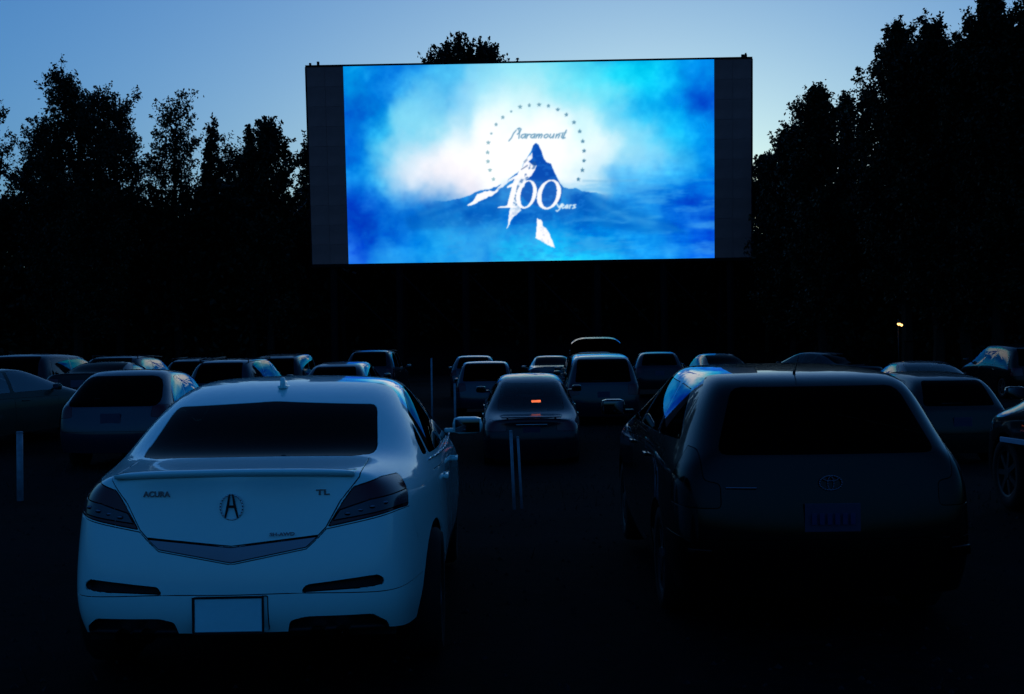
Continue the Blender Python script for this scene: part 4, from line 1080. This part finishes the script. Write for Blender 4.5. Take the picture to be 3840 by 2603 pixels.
def saloon_front_row():
    L, W, H, zb = 4.96, .925, 1.455, 1.0
    both = lambda h: h + mirror(h)
    sym = lambda h: h + mirror(h)                      # half outline from the middle round to the middle
    zone = lambda x0, x1: [(-.3, -.3), (x0, -.3), (x1, 1.6), (-.3, 1.6)]
    any_ = lambda q, n: True
    c = []
    c.append(('rear_window', 'privacy', YZ, rounded([(-.598, 1.088), (0, 1.080), (.598, 1.088), (.552, 1.312), (0, 1.338), (-.552, 1.312)], .035), lambda q, n: n.x < -.12 and .35 < q.x < 1.9 and abs(n.y) < .7, (.010, .004, False)))
    c.append(('windshield', 'glass', YZ, rounded([(-.68, 1.04), (.68, 1.04), (.53, 1.33), (-.53, 1.33)], .06), lambda q, n: n.x > .12 and q.x > 2.2 and q.z > .98, (.008, .004, False)))
    side = [[(2.44, 1.015), (3.72, .985), (3.10, 1.31), (2.82, 1.365), (2.47, 1.38)], [(1.34, 1.035), (2.36, 1.017), (2.39, 1.38), (2.10, 1.372), (1.85, 1.335), (1.50, 1.235)],
            [(1.165, 1.04), (1.30, 1.036), (1.44, 1.20), (1.26, 1.12)]]
    for p in side: c.append(('side_window', 'privacy', XZ, rounded(p, .03), c_side, (.010, .004, True)))
    for x in (.98, 3.75): c.append(('arch', 'delete', XZ, circle(x, .33, .385, 28), c_low, (0, 0, False)))
    # boot lid with its top
    c.append(('lid_zone', 'zone', XZ, [(-.3, .6), (.60, .6), (.60, 1.3), (-.3, 1.3)], any_, (0, 0, False)))
    lid = [(-.001, .737), (.39, .775), (.424, .81), (.49, .93), (.537, .985), (.572, 1.03), (.585, 1.3)]
    c.append(('trunk_lid', 'paint', YZ, sym(lid), any_, (.010, .004, False), ('lid_zone',)))
    c.append(('lid_zone', 'reset', None, None, None, None))
    lo, ex = [], []
    for s in (1, -1):
        f = (lambda p: p) if s > 0 else mirror
        c.append(('lamp_zone', 'zone', XZ, [(-.3, .6), (.27, .6), (.36, .86), (.47, 1.0), (.44, 1.1), (-.3, 1.1)], (lambda q, n: q.y > 0) if s > 0 else (lambda q, n: q.y < 0), (0, 0, False)))
        c.append(('tail_light', 'tail', YZ, f(rounded([(.430, .812), (.498, .925), (.545, .988), (.66, 1.018), (.74, 1.01), (.90, .99), (.90, .86), (.74, .868)], .012)), any_, (.007, .004, False), ('lamp_zone',)))
        c.append(('lens_lower', 'clearlens', YZ, f([(.455, .840), (.485, .885), (.62, .925), (.90, .955), (.90, .872), (.74, .880)]), any_, (.004, .002, False), ('tail_light',)))
        c.append(('lamp_zone', 'reset', None, None, None, None))
    c.append(('garnish', 'dchrome', YZ, sym([(-.001, .664), (.335, .724), (.388, .771), (-.001, .733)][:3] + [(0, .733)][:0]) if 0 else [(0, .664), (.335, .724), (.388, .771), (0, .733), (-.388, .771), (-.335, .724)], lambda q, n: q.x < .4, (.006, .003, False, -.002)))
    c.append(('bumper_zone', 'zone', XZ, [(-.3, -.3), (.575, -.3), (.60, .50), (.42, .80), (.30, 1.0), (-.3, 1.0)], any_, (0, 0, False)))
    c.append(('rear_bumper', 'paint', YZ, [(-1.2, -.2), (1.2, -.2), (1.2, .872), (.74, .860), (.424, .803), (.388, .765), (.335, .717), (0, .657), (-.335, .717), (-.388, .765), (-.424, .803), (-.74, .860), (-1.2, .872)], any_, (.008, .003, False), ('bumper_zone',)))
    c.append(('bumper_zone', 'reset', None, None, None, None))
    c.append(('bumper_valance', 'paint', YZ, [(-1.2, -.2), (1.2, -.2), (1.2, .500), (.80, .505), (.32, .522), (-.32, .522), (-.80, .505), (-1.2, .500)], any_, (.004, .002, False), ('rear_bumper',)))
    for s in (1, -1):
        f = (lambda p: p) if s > 0 else mirror
        c.append(('air_slot', 'trim', YZ, f(rounded([(.316, .527), (.334, .556), (.655, .588), (.680, .572), (.680, .545), (.60, .535)], .012)), any_, (.004, .003, False, .03), ('rear_bumper',)))
        c.append(('exhaust_recess', 'trim', YZ, f(rounded([(.24, .30), (.262, .395), (.33, .412), (.63, .408), (.69, .36), (.70, .30)], .015)), any_, (.004, .003, False, .03), ('bumper_valance',)))
    c.append(('plate_recess', 'paint', YZ, rounded([(-.166, .352), (.166, .352), (.166, .516), (-.166, .516)], .01), any_, (.004, .003, False, .008), ('bumper_valance',)))
    for p in ([(.42, .58), (.42, .70), (1.1, .80), (1.1, .62)], [(-.42, .58), (-.42, .70), (-1.1, .80), (-1.1, .62)]):
        c.append(('headlight', 'head', YZ, rounded(p, .03), lambda q, n: q.x > L - .6, (.006, .003, False)))
    c.append(('grille', 'trim', YZ, rounded([(-.4, .45), (.4, .45), (.3, .66), (-.3, .66)], .03), lambda q, n: q.x > L - .3, (.01, .004, False)))
    c.append(('rear_door', 'paint', XZ, rounded([(1.42, .32), (2.36, .32), (2.38, .93), (1.20, .955), (1.28, .70)], .04), c_side, (.007, .003, True)))
    c.append(('front_door', 'paint', XZ, rounded([(2.372, .32), (3.32, .32), (3.55, .88), (2.392, .93)], .04), c_side, (.007, .003, True)))
    out = build_type('white', None, None, None, {'cuts': c}, 3, acura_shell(3))
    chassis(out, L, W, .27); wheels(out, .98, 3.75, .335, .80, .235); mirrors(out, 3.42, .885, 1.05, (.12, .22, .125)); interior(out, L, zb, H, 2.35)
    def part(nm, m, role, smooth=True): out.append((nm, m.mesh(nm, smooth) if isinstance(m, MB) else m, role, None, None))
    rx = lambda y, z: rear_x(out, y, z)
    # plate with its frame
    px_ = -.028
    m = MB(); m.box((px_ - .004, 0.012, .432), (.006, .300, .148), bev=.002); part('license_plate', m, 'plate', False)
    m = MB()
    for a in (1, -1): m.box((px_ - .006, .012 + a * .157, .432), (.010, .010, .166)); m.box((px_ - .006, .012, .432 + a * .080), (.010, .304, .010))
    part('plate_frame', m, 'chrome', False)
    for s in (1, -1):
        for k in (-1, 1):
            m = MB(); x = .03; y = s * (.44 + k * .055)
            m.tube((x - .03, y, .335), (x + .2, y, .335), .036, n=18, cap=False); m.tube((x - .02, y, .335), (x + .2, y, .335), .031, n=18, cap=False)
            part('exhaust_pipe', m, 'chrome')
    for s in (1, -1):
        for y, z in ((.52, .868), (.575, .880), (.63, .893), (.685, .905)):
            m = MB(); x = rx(s * y, z); m.ball((x - .004, s * y, z), .011, (.5, 1.3, .8), 10); part('lamp_reflector', m, 'dchrome')
    # lip along the edge of the boot
    ys = np.linspace(-.55, .55, 23); m = MB(); prev = None
    for y in ys:
        e = 1 - (abs(y) / .55) ** 6 * .6; x = .045 + .055 * (abs(y) / .55) ** 2.2; z = 1.066 - .012 * (abs(y) / .55) ** 2
        ring = [m.bm.verts.new(p) for p in ((x - .026 * e, y, z + .004), (x - .018 * e, y, z + .012 * e), (x + .07, y, z + .012 * e), (x + .13, y, z + .004), (x + .03, y, z - .018), (x - .010 * e, y, z - .016))]
        if prev:
            for k in range(6): m.bm.faces.new((prev[k], ring[k], ring[(k+1) % 6], prev[(k+1) % 6]))
        else: m.bm.faces.new(ring)
        prev = ring
    m.bm.faces.new(list(reversed(prev))); part('boot_lip', m, 'paint')
    # emblem: calipers in a ring
    ez = .912; ex_ = rx(0, ez) - .006; m = MB()
    curve_tube(m, [(ex_, .051 * math.sin(a), ez + .057 * math.cos(a)) for a in np.linspace(0, 2 * math.pi, 25)[:-1]], .0045, 8, True)
    part('emblem_ring', m, 'chrome')
    m = MB()
    for s in (1, -1): m.prism([(s * .003, ez + .062), (s * .011, ez + .058), (s * .033, ez - .046), (s * .025, ez - .050), (s * .009, ez + .01)], 0, ex_ - .006, ex_ + .002)
    m.prism([(-.017, ez - .002), (.017, ez - .002), (.014, ez + .009), (-.014, ez + .009)], 0, ex_ - .004, ex_ + .002)
    part('emblem', m, 'chrome', False)
    for t_, wdt, y, z, sz in (('ACURA', .128, .349, .971, .034), ('TL', .062, -.408, .967, .034), ('SH-AWD', .112, -.228, .786, .020)):
        me = letters(t_, sz, wdt, bold=.0012 if sz > .03 else .0006, name='lettering'); x = rx(y, z) - .005; a = rx(y + .06, z) - rx(y - .06, z); tz = (rx(y, z + .03) - rx(y, z - .03)) / .06
        for v in me.vertices: v.co.x += x + (v.co.y) * a / .12 + v.co.z * tz; v.co.y += y; v.co.z += z
        out.append(('lettering', me, 'dchrome', None, None))
    # fin aerial
    m = MB(); m.prism([(1.46, 1.40), (1.62, 1.415), (1.60, 1.43), (1.50, 1.462), (1.475, 1.458)], 1, -.010, .010)
    m.box((1.55, 0, 1.408), (.17, .05, .016), bev=.006); part('roof_aerial', m, 'paint')
    for s in (1, -1):
        for hx in (1.62, 2.72):
            m = MB(); yy = s * (.905 if hx < 2 else .93); m.box((hx, yy + s * .02, .88), (.19, .022, .026), bev=.009).box((hx - .08, yy, .88), (.022, .045, .02)).box((hx + .08, yy, .88), (.022, .045, .02)); part('door_handle', m, 'paint')
        # bright strip under the side glass
        m = MB(); P = []
        for x in np.linspace(1.2, 3.66, 14):
            z = 1.008 - .012 * (x - 1.2) ; y = float(np.interp(x, [1.2, 1.6, 2.2, 3.0, 3.66], [.832, .868, .890, .882, .868])); P.append((x, s * (y + .004), z))
        curve_tube(m, P, .007, 6); part('window_trim', m, 'chrome')
    make_protos('white_sedan', out)
saloon_front_row()

# ---- the dark people carrier beside it ----------------------------------------------------------------------
TOY_AT = (1.74, 7.02, 0.0); TOY_AX = (.92, 3.5)
def square_up(cols, rear):
    """boxier tail: upright upper quarters, wide flat roof"""
    for i, (yb, yr_, ym) in ((0, (.70, .57, .34)), (1, (.755, .60, .46)), (2, (.80, .60, .50)), (3, (.83, .60, .50)), (4, (.84, .59, .49))):
        c = cols[i]; c[4] = (c[4][0], yb, c[4][2])
        if i: c[5] = (c[5][0], yr_, c[5][2] + .015); c[6] = (c[6][0], ym, c[6][2] + .008)
def carrier():
    L, W, H, zb = 4.5, .865, 1.49, 1.04
    out = hatch_type('dark_minivan', L, W, H, zb, 1.02, .50, 2.62, 3.5, .82, yr=.565, plate_z=.70, tail=[(.60, .75), (.60, .885), (.69, .90), (.70, 1.07), (1.0, 1.07), (1.0, .75)],
                     rb=.61, rt=.475, r=.33, xf=3.5, zroofr=1.462, rz0=1.04, rz1=1.40, level=3, rrole='privacy', mod=square_up)
    out[:] = [p for p in out if p[0] != 'rear_wiper']
    def part(nm, m, role, smooth=True): 
        me = m.mesh(nm, smooth); me.materials.append(M[ROLE[role]] if ROLE.get(role) else M['black']); out.append((nm, me, role, None, None))
    ex_ = rear_x(out, 0, .885) - .010; ez = .885; el = lambda ry, rz, cz=0, n=26: [(ex_, ry * math.sin(a), ez + cz + rz * math.cos(a)) for a in np.linspace(0, 2 * math.pi, n)[:-1]]
    m = MB(); curve_tube(m, el(.062, .040), .005, 8, True); part('emblem_ring', m, 'dchrome')
    m = MB(); curve_tube(m, el(.017, .037, -.002), .0042, 8, True); part('emblem', m, 'dchrome')
    m = MB(); curve_tube(m, el(.041, .013, .024), .0042, 8, True); part('emblem', m, 'dchrome')
    m = MB(); x = rear_x(out, .47, .86) - .008; m.box((x, .49, .862), (.014, .17, .012), Matrix.Rotation(R(-10), 3, 'Z'), bev=.004); part('lettering_bar', m, 'dchrome')
    m = MB(); m.tube((.62, .06, 1.475), (.50, .06, 1.575), .0035, .002, 6); m.tube((.65, .06, 1.455), (.62, .06, 1.478), .008, n=10); part('roof_aerial', m, 'trim')
    x = rear_x(out, 0, .70) - .018
    cm = MB().box((0, 0, 0), (.004, .026, .062), bev=.001).mesh('plate_character'); cm.materials.append(M['plateink'])
    for k in range(6):
        me = cm.copy(); 
        for v in me.vertices: v.co.x += x; v.co.y += .105 - k * .042; v.co.z += .695
        out.append(('plate_character', me, 'ink', None, None))
    for s in (1, -1):
        m = MB(); x = rear_x(out, s * .72, .50) - .004; m.box((x, s * .72, .50), (.014, .14, .055), Matrix.Rotation(R(-s * 28), 3, 'Z'), bev=.006); part('bumper_reflector', m, 'tail')
    out[:] = [(n, m_, 'darktail' if r_ == 'tail' else r_, a, b) for n, m_, r_, a, b in out]
    for n, m_, r_, a, b in out:
        if r_ == 'darktail': m_.materials[0] = M['darktail']
    TYPES['dark_minivan'] = out
carrier()
# ------------------------------------------------------------------ the vehicles on the lot
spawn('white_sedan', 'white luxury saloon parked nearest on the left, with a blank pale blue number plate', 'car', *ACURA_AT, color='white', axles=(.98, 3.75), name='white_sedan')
spawn('dark_minivan', 'black family hatch with a huge rear window, nearest on the right', 'car', *TOY_AT, color='black', axles=TOY_AX, name='black_hatchback', dpitch=1.2)
def variant(src, key, drop=(), role=None, extra=()):
    out = [(n, m, (role or {}).get(n, r_), a, b) for n, m, r_, a, b in TYPES[src] if n not in drop]
    TYPES[key] = out + list(extra)
def extra(nm, m, matname, smooth=True):
    me = m.mesh(nm, smooth); me.materials.append(M[matname]); return (nm, me, 'x', None, None)
M['moulding'] = mat('pale_moulding', (.40, .42, .55), .4)
M['brakelamp'] = mat('lit_brake_lamp', (.3, .02, .01), .4, emit=(1, .16, .05), es=K * 2.2)
m = MB(); m.box((.86, -.10, 1.155), (.02, .19, .035), bev=.008).box((.875, -.10, 1.15), (.02, .23, .05), bev=.008)
m1 = MB(); m1.box((1.02, -.10, 1.115), (.012, .17, .042), bev=.006)
m2 = MB(); m2.box((.16, 0, .975), (.14, 1.05, .022), bev=.008).box((.18, .42, .952), (.03, .03, .03)).box((.18, -.42, .952), (.03, .03, .03))
m3 = MB(); m3.box((-.012, 0, .855), (.012, .55, .03), bev=.004)
variant('sedan_low', 'sedan_lit', extra=[extra('brake_light', m1, 'brakelamp', False), extra('boot_spoiler', m2, 'silver'), extra('chrome_strip', m3, 'chrome')])
# raised tailgate
m = MB()
ys = np.linspace(-.70, .70, 21); prof = [(.50, 1.66), (.30, 1.80), (.05, 1.93), (-.20, 2.03), (-.42, 2.09), (-.55, 2.05)]
g = [[m.bm.verts.new((x + .10 * (abs(y) / .70) ** 3 * (1 if i > 2 else .3), y, z - .10 * (abs(y) / .70) ** 5 * 1.5)) for y in ys] for i, (x, z) in enumerate(prof)]
for i in range(len(prof) - 1):
    for j in range(len(ys) - 1): m.bm.faces.new((g[i][j], g[i][j+1], g[i+1][j+1], g[i+1][j]))
bmesh.ops.solidify(m.bm, geom=list(m.bm.faces), thickness=.04)
variant('suv', 'suv_open', drop=('rear_window', 'rear_wiper'), extra=[extra('raised_tailgate', m, 'grey')])
xat = lambda px, d: at(px, 1366, d).x
def row_car(key, px, d, yaw, color, label, scale=1.0, cat='car', **kw):
    ax = {'hatchback': (.92, 3.45), 'hatchback_oval': (.92, 3.45), 'suv': (.92, 3.7), 'minivan': (.92, 4.05), 'suv_open': (.92, 3.7)}.get(key, (.95, 3.72))
    nm = {'sedan': 'parked_sedan', 'sedan_lit': 'parked_sedan', 'hatchback': 'parked_hatchback', 'hatchback_oval': 'parked_hatchback', 'suv': 'parked_suv', 'suv_open': 'parked_suv', 'minivan': 'parked_minivan'}[key]
    return spawn(key, label, cat, xat(px, d), d, yaw, color, ax, scale, name=nm, **kw)
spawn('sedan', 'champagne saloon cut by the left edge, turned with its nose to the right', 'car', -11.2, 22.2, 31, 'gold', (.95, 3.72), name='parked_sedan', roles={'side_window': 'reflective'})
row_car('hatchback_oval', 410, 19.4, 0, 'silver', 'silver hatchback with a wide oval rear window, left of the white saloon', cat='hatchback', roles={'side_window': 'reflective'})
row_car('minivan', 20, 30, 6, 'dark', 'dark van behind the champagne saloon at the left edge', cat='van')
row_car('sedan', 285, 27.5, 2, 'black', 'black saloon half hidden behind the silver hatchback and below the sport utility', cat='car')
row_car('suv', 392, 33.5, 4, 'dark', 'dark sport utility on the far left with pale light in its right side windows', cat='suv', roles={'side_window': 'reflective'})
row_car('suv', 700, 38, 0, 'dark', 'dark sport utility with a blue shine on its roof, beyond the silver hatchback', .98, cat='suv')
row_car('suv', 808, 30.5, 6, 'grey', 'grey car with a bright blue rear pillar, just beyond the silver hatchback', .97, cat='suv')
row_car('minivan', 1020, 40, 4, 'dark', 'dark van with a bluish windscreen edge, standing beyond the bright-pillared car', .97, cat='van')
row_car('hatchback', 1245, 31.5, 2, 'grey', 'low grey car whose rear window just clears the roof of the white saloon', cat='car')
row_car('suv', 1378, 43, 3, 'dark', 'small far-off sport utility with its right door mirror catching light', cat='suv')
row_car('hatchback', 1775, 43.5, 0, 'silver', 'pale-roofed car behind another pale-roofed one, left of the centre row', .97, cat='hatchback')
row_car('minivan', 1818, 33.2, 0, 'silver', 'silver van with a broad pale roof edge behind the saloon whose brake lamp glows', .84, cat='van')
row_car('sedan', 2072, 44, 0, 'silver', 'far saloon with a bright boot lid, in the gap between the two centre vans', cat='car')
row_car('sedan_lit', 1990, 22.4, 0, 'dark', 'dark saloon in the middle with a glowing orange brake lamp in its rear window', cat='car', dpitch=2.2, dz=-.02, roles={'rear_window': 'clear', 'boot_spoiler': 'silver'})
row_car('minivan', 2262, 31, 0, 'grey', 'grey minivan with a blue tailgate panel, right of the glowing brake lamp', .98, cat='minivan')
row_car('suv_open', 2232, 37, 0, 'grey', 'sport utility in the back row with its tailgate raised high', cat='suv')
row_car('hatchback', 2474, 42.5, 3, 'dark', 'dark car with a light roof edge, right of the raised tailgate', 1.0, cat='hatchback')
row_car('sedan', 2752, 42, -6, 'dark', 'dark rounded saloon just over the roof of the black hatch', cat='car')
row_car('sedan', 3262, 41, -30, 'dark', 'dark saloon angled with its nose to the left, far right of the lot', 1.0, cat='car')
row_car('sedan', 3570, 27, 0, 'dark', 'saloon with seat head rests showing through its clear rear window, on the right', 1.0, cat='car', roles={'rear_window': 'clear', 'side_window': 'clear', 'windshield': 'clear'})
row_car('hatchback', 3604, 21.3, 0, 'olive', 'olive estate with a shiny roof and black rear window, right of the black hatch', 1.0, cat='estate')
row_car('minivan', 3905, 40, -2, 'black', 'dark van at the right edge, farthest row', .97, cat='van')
m = MB(); m.box((2.2, .925, .69), (3.0, .02, .05), bev=.006)
m1 = MB(); m1.box((2.2, -.925, .69), (3.0, .02, .05), bev=.006)
variant('suv', 'suv_edge', extra=[extra('side_moulding', m, 'moulding', False), extra('side_moulding', m1, 'moulding', False)])
spawn('suv_edge', 'black sport utility cut by the right edge of the view, pale strip along its flank', 'suv', 5.68, 8.75, 0, 'black', (.92, 3.7), name='parked_suv', roles={'side_window': 'clear', 'windshield': 'clear'})

# ------------------------------------------------------------------ speaker posts and the lit lamp
M['post'] = vary(mat('painted_pipe', (.20, .23, .28), .6), 12, .35)
def post(px, d, top, r, label, lean=0.0, box=False, short=0):
    p = at(px, 1366, d); z0 = gz(p.x, d); h = at(px, top, d).z - z0
    root = empty('speaker_post', (p.x, d, z0), label, 'post', 'speaker posts between the cars')
    m = MB(); m.tube((0, 0, -.1), (lean, 0, h), r, r * .96, 14); m.build('pipe', M['post'], root, True)
    m = MB(); m.tube((lean, 0, h - .005), (lean, 0, h + .012), r * 1.12, r * .9, 14); m.build('cap', M['post'], root, True)
    if box:
        m = MB(); m.box((lean - .07, 0, h - .12), (.10, .07, .14), bev=.012); m.build('speaker_bracket', M['trim'], root)
    return root
post(71, 15.6, 1622, .040, 'stout pale post in front of the champagne saloon at the left edge')
post(1922, 13.7, 1618, .017, 'left pole of the close pair in front of the middle saloon', -.03)
post(1950, 13.8, 1640, .014, 'right pole of the close pair in front of the middle saloon', -.035)
post(1704, 30, 1440, .028, 'faint post standing left of the middle saloon')
post(1618, 27, 1345, .018, 'thin tall pole rising left of the two pale-roofed cars')
def lamp():
    p = at(3375, 1215, 62); z0 = gz(p.x, 62)
    root = empty('yard_lamp', (p.x, 62, z0), 'small lit warm lamp on a pole in the darkness on the right', 'lamp')
    h = p.z - z0
    MB().tube((0, .3, -.3), (0, .3, h + .25), .03, .025, 10).build('pole', M['trim'], root, True)
    MB().tube((0, .3, h + .22), (0, 0, h + .12), .02, n=8).build('arm', M['trim'], root, True)
    MB().tube((0, 0, h + .04), (0, 0, h + .14), .20, .05, 14).build('shade', M['trim'], root, True)
    e = mat('lamp_glow', (1, .8, .5), .5, emit=(1, .45, .13), es=K * 4)
    MB().ball((-.05, 0, h + .01), .085).build('bulb', e, root, True)
    MB().ball((.07, -.02, h - .06), .06).build('bulb', e, root, True)
lamp()
